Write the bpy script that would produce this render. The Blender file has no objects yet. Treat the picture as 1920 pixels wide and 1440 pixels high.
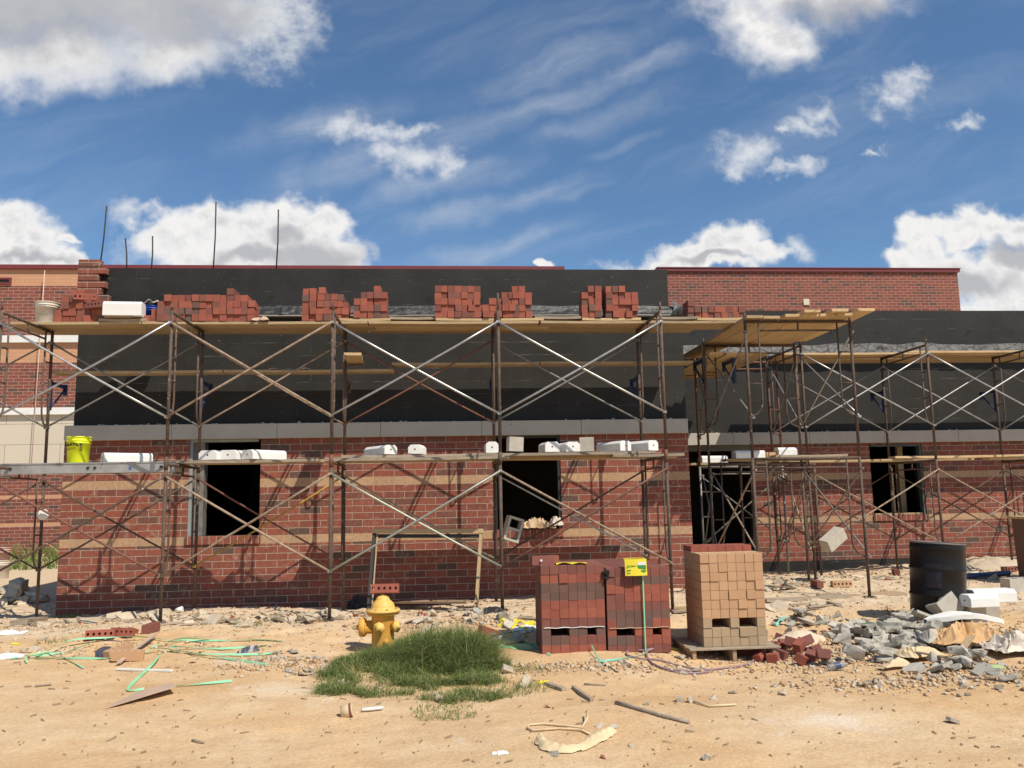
import bpy, bmesh, math, random
import numpy as np
from mathutils import Vector, Matrix, noise, Euler
rnd = random.Random(7)
R = math.radians
scene = bpy.context.scene
col = scene.collection
EYE = 1.6
# ------------------------------------------------------------ camera
F_PX = 1554.0
_yaw, _pitch, _roll = R(4.6), R(7.58), R(-1.06)
_cy, _sy, _cp, _sp = math.cos(_yaw), math.sin(_yaw), math.cos(_pitch), math.sin(_pitch)
_F = Vector((_sy*_cp, _cy*_cp, _sp)); _R = Vector((_cy, -_sy, 0)); _U = _R.cross(_F)
_c, _s = math.cos(_roll), math.sin(_roll)
_R2 = _c*_R + _s*_U; _U2 = -_s*_R + _c*_U
cam_d = bpy.data.cameras.new('camera'); cam = bpy.data.objects.new('camera', cam_d); col.objects.link(cam)
m = Matrix.Identity(4)
for i in range(3):
    m[i][0] = _R2[i]; m[i][1] = _U2[i]; m[i][2] = -_F[i]
m[0][3], m[1][3], m[2][3] = 0, 0, EYE
cam.matrix_world = m
cam_d.sensor_width = 36; cam_d.lens = F_PX/1920*36; cam_d.clip_end = 5000; cam_d.clip_start = .05
scene.camera = cam
def ray(px, py):
    return _F + _R2*((px-960)/F_PX) - _U2*((py-720)/F_PX)
def at(px, py, Y):
    r = ray(px, py); k = Y/r.y
    return Vector((r.x*k, Y, EYE + r.z*k))
def XA(px, Y, py=880): return at(px, py, Y).x
def ZA(py, Y, px=960): return at(px, py, Y).z
# ------------------------------------------------------------ terrain
CT = np.array([(-5.4,12.6,-.02),(-1.1,12.6,-.02),(3.7,12.6,.12),(-3.4,10.7,.15),(-1.4,10.7,.14),(.7,10.7,.16),(2.8,10.7,.13),
 (5.7,11.1,.13),(4.2,11.1,.12),(5.7,13,.18),(4.2,13,.16),(6.7,15.7,.04),(10.5,15.6,.2),(8.6,14.9,.08),(1.2,8.7,-.02),(2.2,8.7,-.01),(2.9,8.65,-.17),(3.15,8.4,-.13),(2.65,8.45,-.13),(5.5,9.2,.09),
 (7.2,9.5,.1),(-.6,9.0,-.02),(0,5,0),(-3,6,0),(3,6,0),(-5,8.5,.0),(-3,8.5,.0),(5,7,0),(-7,11,.05),(-8,13,.05),(-8,17,.0),(0,20,0),(8,20,.1),(0,0,0),(-6,3,0),(6,3,0),(14,9,.05),(14,14,.1),(-14,9,0),(-14,20,0),
 (-6.3,10.8,.12),(-5.8,11.6,.05)])
def gz0(x, y):
    x = np.asarray(x, float); y = np.asarray(y, float)
    num = np.zeros_like(x); den = np.zeros_like(x)
    for cx, cy, h in CT:
        w = 1.0/(((x-cx)**2+(y-cy)**2)+.35)**1.6
        num = num+w*h; den = den+w
    return num/den
def vnoise(x, y, seed, cell):
    """smooth value noise, vectorised"""
    rs = np.random.RandomState(seed); T = rs.rand(256, 256)
    u = x/cell; v = y/cell; i = np.floor(u).astype(int); j = np.floor(v).astype(int)
    fu = u-i; fv = v-j; fu = fu*fu*(3-2*fu); fv = fv*fv*(3-2*fv)
    a = T[i % 256, j % 256]; b = T[(i+1) % 256, j % 256]; c = T[i % 256, (j+1) % 256]; d = T[(i+1) % 256, (j+1) % 256]
    return (a*(1-fu)+b*fu)*(1-fv)+(c*(1-fu)+d*fu)*fv-.5
def rough_mask(x, y):
    """0 = trodden sand, 1 = rubbly ground near the walls"""
    e = 1/(1+np.exp(-(y-9.4-.5*np.sin(x*.9)+1.1*vnoise(x, y, 5, 1.3))*3.0))
    return e
def gz(x, y):
    x = np.asarray(x, float); y = np.asarray(y, float)
    rm = rough_mask(x, y)
    h = gz0(x, y)
    h = h+.05*vnoise(x, y, 1, 1.7)+.022*vnoise(x, y, 2, .55)*(1+rm)+.011*vnoise(x, y, 3, .17)*(.8+2.2*rm)
    h = h+.005*vnoise(x, y, 4, .06)*(.7+2.4*rm)+.012*np.maximum(0, vnoise(x, y, 6, .11)-.15)*rm*3
    return h
_gx = np.arange(-13, 15, .03); _gy = np.arange(2.5, 24, .03)
_GT = gz(*np.meshgrid(_gx, _gy)).tolist()
def G(x, y):
    a = (x+13)/.03; b_ = (y-2.5)/.03
    a = min(max(a, 0), len(_gx)-1.001); b_ = min(max(b_, 0), len(_gy)-1.001); i = int(a); j = int(b_); fa = a-i; fb = b_-j
    r0, r1 = _GT[j], _GT[j+1]
    return (r0[i]*(1-fa)+r0[i+1]*fa)*(1-fb)+(r1[i]*(1-fa)+r1[i+1]*fa)*fb
def gp(px, py):
    """point where the sight line through a pixel of the photograph meets the ground"""
    r = ray(px, py); k = (EYE)/max(1e-4, -r.z) if r.z < -1e-3 else 20
    for _ in range(25):
        x, y = r.x*k, r.y*k
        k2 = (EYE-G(x, y))/-r.z
        k = .5*k+.5*k2
    return Vector((r.x*k, r.y*k, G(r.x*k, r.y*k)))
# ------------------------------------------------------------ object helpers
def tag(o, label=None, cat=None, group=None, kind=None):
    if label: o['label'] = label
    if cat: o['category'] = cat
    if group: o['group'] = group
    if kind: o['kind'] = kind
    return o
def empty(name, loc=(0,0,0), rz=0.0):
    o = bpy.data.objects.new(name, None); col.objects.link(o)
    o.location = loc; o.rotation_euler = (0,0,rz); o.empty_display_size = .1
    return o
def copy_tree(o, parent=None):
    c = o.copy(); col.objects.link(c); c.parent = parent
    for ch in list(o.children): copy_tree(ch, c)
    return c
def origin_of(p):
    v = Vector((0,0,0))
    while p is not None:
        v += p.location; p = p.parent
    return v
class MB:
    def __init__(s): s.v = []; s.f = []; s.mi = []; s.sm = []; s.cur = 0
    def add(s, vs, fs, smooth=False):
        n = len(s.v); s.v += [tuple(v) for v in vs]
        for f in fs: s.f.append(tuple(i+n for i in f)); s.mi.append(s.cur); s.sm.append(smooth)
    def box(s, c, d, rot=None, bev=0.0):
        x, y, z = d[0]/2, d[1]/2, d[2]/2
        if bev <= 0:
            vs = [Vector((a*x, b*y, e*z)) for a in (-1,1) for b in (-1,1) for e in (-1,1)]
            fs = [(0,1,3,2),(4,6,7,5),(0,4,5,1),(2,3,7,6),(0,2,6,4),(1,5,7,3)]
        else:
            bm = bmesh.new(); bmesh.ops.create_cube(bm, size=1)
            for v in bm.verts: v.co = Vector((v.co.x*d[0], v.co.y*d[1], v.co.z*d[2]))
            bmesh.ops.bevel(bm, geom=list(bm.edges), offset=bev, segments=1, affect='EDGES')
            bm.verts.index_update()
            vs = [v.co.copy() for v in bm.verts]; fs = [tuple(v.index for v in f.verts) for f in bm.faces]; bm.free()
        M = rot if rot is not None else Matrix.Identity(3)
        c = Vector(c)
        s.add([M @ v + c for v in vs], fs); return s
    def span(s, x0, x1, y0, y1, z0, z1, bev=0.0):
        return s.box(((x0+x1)/2, (y0+y1)/2, (z0+z1)/2), (x1-x0, y1-y0, z1-z0), None, bev)
    def tube(s, pts, r, n=8, cap=True, closed=False):
        pts = [Vector(p) for p in pts]; N = len(pts)
        rr = r if isinstance(r, (list, tuple)) else [r]*N
        rings = []; up = None; vs = []
        for i, p in enumerate(pts):
            if i == 0: t = pts[1]-p
            elif i == N-1: t = p-pts[i-1]
            else: t = (pts[i+1]-p).normalized()+(p-pts[i-1]).normalized()
            t.normalize()
            if up is None:
                up = Vector((0,0,1)) if abs(t.z) < .9 else Vector((0,1,0))
            a = t.cross(up)
            if a.length < 1e-4: a = t.orthogonal()
            a.normalize(); b = a.cross(t).normalized(); up = b
            for k in range(n):
                an = 2*math.pi*k/n
                vs.append(p+(a*math.cos(an)+b*math.sin(an))*rr[i])
        fs = []
        for i in range(N-1):
            for k in range(n):
                k2 = (k+1) % n
                fs.append((i*n+k, i*n+k2, (i+1)*n+k2, (i+1)*n+k))
        s.add(vs, fs, True)
        if cap:
            m0 = len(s.v)-len(vs)
            s.f.append(tuple(m0+k for k in reversed(range(n)))); s.mi.append(s.cur); s.sm.append(False)
            s.f.append(tuple(m0+(N-1)*n+k for k in range(n))); s.mi.append(s.cur); s.sm.append(False)
        return s
    def lathe(s, prof, n=24, loc=(0,0,0), M=None, capb=True, capt=True, smooth=True):
        loc = Vector(loc); vs = []
        for r, z in prof:
            for k in range(n):
                a = 2*math.pi*k/n; v = Vector((r*math.cos(a), r*math.sin(a), z))
                if M is not None: v = M @ v
                vs.append(v+loc)
        fs = []
        for i in range(len(prof)-1):
            for k in range(n):
                k2 = (k+1) % n
                fs.append((i*n+k, i*n+k2, (i+1)*n+k2, (i+1)*n+k))
        m0 = len(s.v); s.add(vs, fs, smooth)
        if capb: s.f.append(tuple(m0+k for k in reversed(range(n)))); s.mi.append(s.cur); s.sm.append(False)
        if capt: s.f.append(tuple(m0+(len(prof)-1)*n+k for k in range(n))); s.mi.append(s.cur); s.sm.append(False)
        return s
    def grid(s, fn, nu, nv, smooth=True):
        vs = [fn(i/(nu-1), j/(nv-1)) for j in range(nv) for i in range(nu)]
        fs = [(j*nu+i, j*nu+i+1, (j+1)*nu+i+1, (j+1)*nu+i) for j in range(nv-1) for i in range(nu-1)]
        s.add(vs, fs, smooth); return s
    def prism(s, poly, axis, a, b):
        """2-D outline extruded along an axis; poly in the two other coordinates (order x,y,z)"""
        n = len(poly)
        def mk(p, t):
            if axis == 'y': return Vector((p[0], t, p[1]))
            if axis == 'x': return Vector((t, p[0], p[1]))
            return Vector((p[0], p[1], t))
        vs = [mk(p, a) for p in poly]+[mk(p, b) for p in poly]
        fs = [tuple(range(n))[::-1], tuple(range(n, 2*n))]+[(i, (i+1) % n, n+(i+1) % n, n+i) for i in range(n)]
        s.add(vs, fs); return s
    def mesh(s, name, mats, org=Vector((0,0,0)), fix=True):
        me = bpy.data.meshes.new(name)
        me.from_pydata([tuple(Vector(v)-org) for v in s.v], [], s.f)
        for mt in (mats if isinstance(mats, (list, tuple)) else [mats]): me.materials.append(mt)
        me.polygons.foreach_set('material_index', s.mi); me.polygons.foreach_set('use_smooth', s.sm)
        if fix:
            bm = bmesh.new(); bm.from_mesh(me); bmesh.ops.recalc_face_normals(bm, faces=bm.faces); bm.to_mesh(me); bm.free()
        me.update(); return me
    def build(s, name, mats, parent=None, org=None, fix=True):
        """org: where the object's own origin goes (world); parts are expressed relative to their parent"""
        po = origin_of(parent)
        if org is None: org = po if parent is not None else Vector((0,0,0))
        me = s.mesh(name, mats, Vector(org), fix)
        o = bpy.data.objects.new(name, me); col.objects.link(o)
        o.location = Vector(org)-po
        if parent is not None: o.parent = parent
        return o
def local_obj(name, me, parent=None, loc=(0,0,0), rot=(0,0,0), scale=(1,1,1)):
    o = bpy.data.objects.new(name, me); col.objects.link(o); o.location = loc; o.rotation_euler = rot; o.scale = scale
    if parent is not None: o.parent = parent
    return o
# ------------------------------------------------------------ materials
def newmat(name):
    m = bpy.data.materials.new(name); m.use_nodes = True
    nt = m.node_tree; b = nt.nodes['Principled BSDF']
    return m, nt, b
def N(nt, t, **kw):
    n = nt.nodes.new(t)
    for k, v in kw.items():
        if k.startswith('i_'):
            n.inputs[k[2:].replace('_', ' ')].default_value = v
        else: setattr(n, k, v)
    return n
def coords(nt, kind='Object', scale=None):
    tc = N(nt, 'ShaderNodeTexCoord')
    if scale is None: return tc.outputs[kind]
    mp = N(nt, 'ShaderNodeMapping'); mp.inputs['Scale'].default_value = scale
    nt.links.new(tc.outputs[kind], mp.inputs[0]); return mp.outputs[0]
def noise_out(nt, vec, scale, detail=4, rough=.55, dist=0.0):
    n = N(nt, 'ShaderNodeTexNoise'); n.inputs['Scale'].default_value = scale; n.inputs['Detail'].default_value = detail
    n.inputs['Roughness'].default_value = rough; n.inputs['Distortion'].default_value = dist
    nt.links.new(vec, n.inputs['Vector']); return n.outputs['Fac']
def ramp(nt, fac, stops, interp='LINEAR'):
    r = N(nt, 'ShaderNodeValToRGB'); cr = r.color_ramp; cr.interpolation = interp
    while len(cr.elements) > 1: cr.elements.remove(cr.elements[-1])
    cr.elements[0].position = stops[0][0]; cr.elements[0].color = rgba(stops[0][1])
    for p, c in stops[1:]:
        e = cr.elements.new(p); e.color = rgba(c)
    nt.links.new(fac, r.inputs[0]); return r.outputs[0]
def rgba(c):
    if isinstance(c, (int, float)): return (c, c, c, 1)
    return (c[0], c[1], c[2], 1)
def mixc(nt, fac, a, b, mode='MIX'):
    n = N(nt, 'ShaderNodeMix', data_type='RGBA', blend_type=mode)
    for sock, val in ((n.inputs[0], fac), (n.inputs[6], a), (n.inputs[7], b)):
        if isinstance(val, bpy.types.NodeSocket): nt.links.new(val, sock)
        elif isinstance(val, (int, float)) and sock == n.inputs[0]: sock.default_value = val
        else: sock.default_value = rgba(val)
    return n.outputs[2]
def math_(nt, op, a, b=None, clamp=False, c=None):
    n = N(nt, 'ShaderNodeMath', operation=op); n.use_clamp = clamp
    for i, v in enumerate((a, b, c)):
        if v is None: continue
        if isinstance(v, bpy.types.NodeSocket): nt.links.new(v, n.inputs[i])
        else: n.inputs[i].default_value = v
    return n.outputs[0]
def bump(nt, b, h, strength=.3, dist=.01):
    n = N(nt, 'ShaderNodeBump'); n.inputs['Strength'].default_value = strength; n.inputs['Distance'].default_value = dist
    nt.links.new(h, n.inputs['Height']); nt.links.new(n.outputs[0], b.inputs['Normal'])
def mottled(name, c1, c2, scale=8, rough=.8, metal=0.0, bscale=60, bstr=.3, bdist=.003, c3=None, t3=.62, s3=30, rnd_amt=0.0, stretch=None, spec=.3):
    """two tones mixed by noise, optional third tone in patches, optional per-object variation"""
    m, nt, b = newmat(name)
    v = coords(nt, 'Object', stretch)
    if rnd_amt:
        oi = N(nt, 'ShaderNodeObjectInfo'); add = N(nt, 'ShaderNodeVectorMath', operation='ADD')
        mul = math_(nt, 'MULTIPLY', oi.outputs['Random'], 37.0); nt.links.new(v, add.inputs[0]); nt.links.new(mul, add.inputs[1]); v = add.outputs[0]
    f = noise_out(nt, v, scale)
    c = mixc(nt, ramp(nt, f, [(.3, 0), (.7, 1)]), c1, c2)
    if c3 is not None:
        f3 = noise_out(nt, v, s3, 5, .65); c = mixc(nt, ramp(nt, f3, [(t3, 0), (t3+.05, 1)]), c, c3)
    if rnd_amt:
        k = math_(nt, 'MULTIPLY_ADD', oi.outputs['Random'], rnd_amt*2, c=1-rnd_amt)
        c = mixc(nt, 1.0, c, k, 'MULTIPLY')
    nt.links.new(c, b.inputs['Base Color'])
    b.inputs['Roughness'].default_value = rough; b.inputs['Metallic'].default_value = metal
    b.inputs['Specular IOR Level'].default_value = spec
    if bstr: bump(nt, b, noise_out(nt, v, bscale, 5, .6), bstr, bdist)
    return m
def facade(name, bw, rh, cols, mortar, mort=.0055, smear=.35, grain=(.78, 1.18), rough=.85):
    """running-bond masonry; u = x+y, v = z in the object's own space"""
    m, nt, b = newmat(name)
    v = coords(nt, 'Object')
    sp = N(nt, 'ShaderNodeSeparateXYZ'); nt.links.new(v, sp.inputs[0])
    u = math_(nt, 'ADD', sp.outputs[0], sp.outputs[1])
    cb = N(nt, 'ShaderNodeCombineXYZ'); nt.links.new(u, cb.inputs[0]); nt.links.new(sp.outputs[2], cb.inputs[1])
    # hand-laid wobble
    wn = N(nt, 'ShaderNodeTexNoise'); wn.inputs['Scale'].default_value = 3.0; nt.links.new(v, wn.inputs['Vector'])
    wm = N(nt, 'ShaderNodeVectorMath', operation='MULTIPLY_ADD'); wm.inputs[1].default_value = (.012, .008, 0)
    nt.links.new(wn.outputs['Color'], wm.inputs[0]); nt.links.new(cb.outputs[0], wm.inputs[2])
    br = N(nt, 'ShaderNodeTexBrick'); br.offset = .5
    br.inputs['Scale'].default_value = 1; br.inputs['Brick Width'].default_value = bw; br.inputs['Row Height'].default_value = rh
    br.inputs['Mortar Size'].default_value = mort; br.inputs['Mortar Smooth'].default_value = .1; br.inputs['Bias'].default_value = 0
    br.inputs['Color1'].default_value = (0,0,0,1); br.inputs['Color2'].default_value = (1,1,1,1); br.inputs['Mortar'].default_value = (.5,.5,.5,1)
    nt.links.new(wm.outputs[0], br.inputs['Vector'])
    n = len(cols)
    bc = ramp(nt, br.outputs['Color'], [(i/n, c) for i, c in enumerate(cols)], 'CONSTANT')
    nf = noise_out(nt, v, 22, 5, .6)
    bc = mixc(nt, 1.0, bc, ramp(nt, nf, [(.3, grain[0]), (.7, grain[1])]), 'MULTIPLY')
    # dried mortar smears on brick faces
    sm = noise_out(nt, v, 9, 6, .68, .6); sm2 = noise_out(nt, v, 1.3, 2, .5)
    smf = math_(nt, 'MULTIPLY', ramp(nt, sm, [(.54, 0), (.68, 1)]), math_(nt, 'MULTIPLY', ramp(nt, sm2, [(.35, 0), (.65, 1)]), smear))
    bc = mixc(nt, smf, bc, mortar)
    mps = N(nt, 'ShaderNodeMapping'); mps.inputs['Rotation'].default_value = (0, R(58), 0); nt.links.new(v, mps.inputs[0]); mp2 = N(nt, 'ShaderNodeMapping'); mp2.inputs['Scale'].default_value = (9, 9, 42); nt.links.new(mps.outputs[0], mp2.inputs[0])
    scr = noise_out(nt, mp2.outputs[0], 1.0, 5, .7, 1.0)
    bc = mixc(nt, math_(nt, 'MULTIPLY', ramp(nt, scr, [(.64, 0), (.70, 1)]), min(1, smear*1.1)), bc, tuple(min(1, x*1.15) for x in mortar))
    mc = mixc(nt, ramp(nt, noise_out(nt, v, 14, 4, .6), [(.35, 0), (.65, 1)]), mortar, tuple(x*.62 for x in mortar))
    c = mixc(nt, br.outputs['Fac'], bc, mc)
    nt.links.new(c, b.inputs['Base Color']); b.inputs['Roughness'].default_value = rough; b.inputs['Specular IOR Level'].default_value = .2
    inv = math_(nt, 'SUBTRACT', 1.0, br.outputs['Fac'])
    h = math_(nt, 'MULTIPLY_ADD', noise_out(nt, v, 90, 4, .6), .25, c=inv)
    bump(nt, b, h, .7, .006)
    return m
M = {}
RED = [(.255,.082,.054),(.24,.077,.052),(.275,.088,.058),(.215,.073,.052),(.165,.074,.055),(.25,.080,.053),(.265,.086,.058),(.195,.070,.051),(.27,.084,.055),(.245,.078,.052),(.12,.072,.056),(.23,.075,.053),(.26,.087,.060),(.185,.072,.054),(.25,.079,.053),(.258,.083,.056)]
MORT = (.50,.40,.31)
M['brickwall'] = facade('red_brickwork', .309, .1012, RED, MORT, .0048, .5)
M['bgbrick'] = facade('far_red_brickwork', .305, .1016, [tuple(min(1,a*.96) for a in c) for c in RED], (.52,.36,.30), .0075, .12, (.9, 1.08))
TAN = [(.43,.27,.16),(.46,.29,.17),(.40,.255,.155),(.44,.275,.165)]
M['tanband'] = facade('tan_brick_course', .309, .122, TAN, (.52,.40,.28), .003, .3)
M['tanface'] = facade('tan_masonry', .305, .1016, [(.56,.30,.17),(.58,.31,.18),(.55,.295,.17)], (.56,.36,.24), .003, .06, (.95, 1.04))
M['rowlock'] = facade('rowlock_sill', .101, .5, RED, MORT, .005, .5)
M['cream'] = facade('cream_panel', 1.6, .62, [(.62,.54,.42),(.63,.55,.43)], (.40,.33,.26), .008, .02, (.98, 1.02))
M['stone'] = mottled('cast_stone', (.48,.45,.39), (.42,.39,.335), 3, .85, bscale=80, bstr=.25, c3=(.30,.285,.26), t3=.66, s3=5)
M['caststone'] = mottled('white_cast_stone', (.80,.79,.75), (.74,.72,.67), 6, .8, bscale=90, bstr=.2, c3=(.6,.55,.47), t3=.7, s3=9, rnd_amt=.04)
M['cmu'] = mottled('concrete_block', (.52,.475,.39), (.43,.39,.32), 10, .95, bscale=160, bstr=.6, bdist=.004, rnd_amt=.1)
M['rubble'] = mottled('broken_concrete', (.50,.455,.375), (.40,.37,.31), 4, .95, bscale=45, bstr=.7, bdist=.006, c3=(.52,.45,.34), t3=.6, s3=3, rnd_amt=.22)
M['limestone'] = mottled('pale_rock', (.60,.50,.37), (.48,.39,.28), 5, .95, bscale=50, bstr=.7, bdist=.006, rnd_amt=.2)
M['brick'] = mottled('red_clay_brick', (.325,.098,.062), (.26,.08,.053), 6, .85, bscale=140, bstr=.4, bdist=.002, c3=(.20,.075,.055), t3=.70, s3=8, rnd_amt=.13)
M['brickd'] = mottled('dark_clay_brick', (.135,.088,.072), (.165,.078,.06), 6, .85, bscale=140, bstr=.4, bdist=.002, rnd_amt=.12)
M['brickm'] = mottled('maroon_clay_brick', (.225,.08,.06), (.185,.075,.06), 6, .85, bscale=140, bstr=.4, bdist=.002, rnd_amt=.15)
M['brickt'] = mottled('tan_clay_brick', (.52,.31,.17), (.47,.28,.155), 6, .85, bscale=140, bstr=.4, bdist=.002, rnd_amt=.06)
M['brickg'] = mottled('dusty_tan_brick', (.42,.30,.18), (.36,.27,.17), 5, .9, bscale=120, bstr=.4, bdist=.002, rnd_amt=.08)
M['void'] = mottled('dark_core', (.03,.02,.016), (.02,.015,.012), 6, .9, bstr=0)
M['rust'] = mottled('rusty_tube', (.13,.085,.06), (.075,.052,.04), 14, .7, bscale=120, bstr=.4, bdist=.001, c3=(.42,.36,.28), t3=.63, s3=26, rnd_amt=.15)
M['rustcream'] = mottled('pale_scuffed_tube', (.40,.31,.22), (.22,.14,.095), 16, .7, bscale=120, bstr=.3, bdist=.001, c3=(.12,.06,.04), t3=.6, s3=30, rnd_amt=.1)
M['rustred'] = mottled('red_brown_tube', (.22,.09,.06), (.13,.065,.045), 12, .65, bscale=120, bstr=.3, bdist=.001, c3=(.4,.3,.24), t3=.66, s3=24)
M['galv'] = mottled('galvanised_tube', (.52,.52,.50), (.38,.37,.35), 12, .38, .75, 80, .15, .001, c3=(.3,.27,.23), t3=.68, s3=20, spec=.5)
M['galvgreen'] = mottled('dull_galvanised_tube', (.40,.42,.34), (.33,.34,.28), 12, .5, .5, 80, .2, .001, c3=(.2,.15,.11), t3=.66, s3=20)
M['grey'] = mottled('grey_steel_tube', (.26,.25,.23), (.18,.165,.15), 12, .55, .3, 80, .2, .001, c3=(.4,.38,.35), t3=.68, s3=22)
M['yellowtube'] = mottled('yellow_tube', (.55,.36,.05), (.30,.2,.07), 12, .6, .1, 80, .2, .001)
M['blue'] = mottled('blue_steel', (.02,.05,.15), (.02,.03,.07), 14, .55, bscale=90, bstr=.2, bdist=.001, c3=(.1,.07,.06), t3=.66, s3=20)
M['redpaint'] = mottled('red_paint', (.50,.06,.03), (.42,.08,.05), 14, .6, bstr=0)
M['alu'] = mottled('dusty_aluminium', (.46,.45,.43), (.34,.33,.30), 6, .5, .5, 60, .2, .001, c3=(.24,.21,.18), t3=.6, s3=8)
def wood(name, c1, c2, rough=.8, ra=.12):
    m, nt, b = newmat(name)
    v = coords(nt, 'Object', (1, 9, 9)); oi = N(nt, 'ShaderNodeObjectInfo')
    add = N(nt, 'ShaderNodeVectorMath', operation='ADD'); nt.links.new(v, add.inputs[0]); nt.links.new(math_(nt, 'MULTIPLY', oi.outputs['Random'], 91.0), add.inputs[1])
    f = noise_out(nt, add.outputs[0], 4.2, 6, .62, 1.2)
    c = mixc(nt, ramp(nt, f, [(.36, 0), (.64, 1)]), c1, c2)
    kn = noise_out(nt, add.outputs[0], 1.4, 2, .5); c = mixc(nt, ramp(nt, kn, [(.70, 0), (.74, .8)]), c, tuple(x*.3 for x in c2))
    c = mixc(nt, 1.0, c, math_(nt, 'MULTIPLY_ADD', oi.outputs['Random'], 2*ra, c=1-ra), 'MULTIPLY')
    nt.links.new(c, b.inputs['Base Color']); b.inputs['Roughness'].default_value = rough; b.inputs['Specular IOR Level'].default_value = .25
    bump(nt, b, f, .35, .002); return m
M['wood'] = wood('scaffold_plank_wood', (.46,.34,.20), (.33,.235,.13))
M['woodnew'] = wood('fresh_pine', (.60,.44,.25), (.48,.33,.17))
M['woodgrey'] = wood('weathered_wood', (.42,.34,.25), (.27,.21,.15))
M['ply'] = wood('plywood_sheet', (.46,.33,.21), (.36,.25,.16))
# black damp-proofed block wall
def blackwall(name, c1, c2, smear):
    m, nt, b = newmat(name)
    v = coords(nt, 'Object'); sp = N(nt, 'ShaderNodeSeparateXYZ'); nt.links.new(v, sp.inputs[0])
    cb = N(nt, 'ShaderNodeCombineXYZ'); nt.links.new(math_(nt, 'ADD', sp.outputs[0], sp.outputs[1]), cb.inputs[0]); nt.links.new(sp.outputs[2], cb.inputs[1])
    br = N(nt, 'ShaderNodeTexBrick'); br.inputs['Scale'].default_value = 1; br.inputs['Brick Width'].default_value = .406; br.inputs['Row Height'].default_value = .203
    br.inputs['Mortar Size'].default_value = .004; br.inputs['Mortar Smooth'].default_value = .6
    br.inputs['Color1'].default_value = (0,0,0,1); br.inputs['Color2'].default_value = (1,1,1,1)
    nt.links.new(cb.outputs[0], br.inputs['Vector'])
    f = noise_out(nt, v, 1.6, 5, .6)
    c = mixc(nt, ramp(nt, f, [(.35, 0), (.65, 1)]), c1, c2)
    c = mixc(nt, 1.0, c, ramp(nt, br.outputs['Color'], [(0, .93), (1, 1.07)]), 'MULTIPLY')
    # chalky scrapes along the bed joints, and odd blotches
    mp = N(nt, 'ShaderNodeMapping'); mp.inputs['Scale'].default_value = (1.0, 1.0, 26.0); nt.links.new(v, mp.inputs[0])
    f2 = noise_out(nt, mp.outputs[0], 1.9, 6, .7)
    joint = math_(nt, 'MULTIPLY', ramp(nt, f2, [(.545, 0), (.63, 1)]), br.outputs['Fac'])
    c = mixc(nt, math_(nt, 'MULTIPLY', joint, .5), c, (.42,.40,.36))
    f3 = noise_out(nt, v, 6.5, 7, .72, 1.5)
    c = mixc(nt, math_(nt, 'MULTIPLY', ramp(nt, f3, [(.66, 0), (.74, 1)]), smear), c, (.36,.33,.29))
    nt.links.new(c, b.inputs['Base Color']); b.inputs['Roughness'].default_value = .62; b.inputs['Specular IOR Level'].default_value = .3
    h = math_(nt, 'MULTIPLY_ADD', noise_out(nt, v, 26, 5, .6), .5, c=math_(nt, 'SUBTRACT', 1.0, br.outputs['Fac']))
    bump(nt, b, h, .5, .006); return m
M['black'] = blackwall('black_coated_blockwork', (.027,.025,.022), (.018,.0165,.0145), .6)
def membrane(name, c1, c2, c3, rough):
    m, nt, b = newmat(name); v = coords(nt, 'Object')
    f = noise_out(nt, v, 7, 6, .65, 1); c = mixc(nt, ramp(nt, f, [(.4, 0), (.6, 1)]), c1, c2)
    vo = N(nt, 'ShaderNodeTexVoronoi', feature='DISTANCE_TO_EDGE'); vo.inputs['Scale'].default_value = 4.6
    wv = N(nt, 'ShaderNodeTexNoise'); wv.inputs['Scale'].default_value = 5; nt.links.new(v, wv.inputs['Vector'])
    wm = N(nt, 'ShaderNodeVectorMath', operation='MULTIPLY_ADD'); wm.inputs[1].default_value = (.12,.12,.12); nt.links.new(wv.outputs['Color'], wm.inputs[0]); nt.links.new(v, wm.inputs[2])
    nt.links.new(wm.outputs[0], vo.inputs['Vector'])
    cr = ramp(nt, vo.outputs['Distance'], [(.0, 1), (.045, .9), (.075, 0)])
    c = mixc(nt, cr, c, c3); nt.links.new(c, b.inputs['Base Color']); b.inputs['Roughness'].default_value = rough
    bump(nt, b, noise_out(nt, v, 11, 6, .7, 1.5), .6, .02); return m
M['membrane'] = membrane('dark_membrane', (.045,.042,.038), (.028,.026,.024), (.015,.015,.015), .42)
M['membraneg'] = membrane('dusty_membrane', (.13,.12,.105), (.06,.056,.05), (.014,.013,.012), .6)
M['coping'] = mottled('red_metal_coping', (.20,.035,.035), (.16,.03,.03), 3, .45, bstr=0, spec=.5)
M['roof'] = mottled('roof_felt', (.12,.12,.12), (.09,.09,.09), 3, .9)
M['inside'] = mottled('unlit_interior', (.20,.15,.11), (.16,.12,.09), 3, .95)
M['frost'] = mottled('steel_window_frame', (.33,.36,.36), (.26,.28,.28), 8, .6, .2)
M['framedark'] = mottled('dark_window_frame', (.03,.03,.03), (.04,.038,.035), 8, .6)
M['hydrant'] = mottled('yellow_hydrant_paint', (.76,.40,.075), (.68,.34,.06), 6, .5, bscale=70, bstr=.5, bdist=.004, c3=(.40,.20,.06), t3=.66, s3=18, spec=.3)
M['hydrantcap'] = mottled('pale_yellow_paint', (.80,.49,.13), (.74,.44,.11), 6, .5, bscale=70, bstr=.5, bdist=.004, c3=(.42,.24,.08), t3=.68, s3=18, spec=.3)
M['barrel'] = mottled('black_drum_paint', (.012,.010,.009), (.017,.014,.012), 4, .34, .0, 30, .05, .002, spec=.2, c3=(.03,.026,.022), t3=.72, s3=5)
M['barrelrim'] = mottled('dusty_drum_rim', (.22,.20,.18), (.13,.12,.11), 9, .5, .3)
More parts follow.
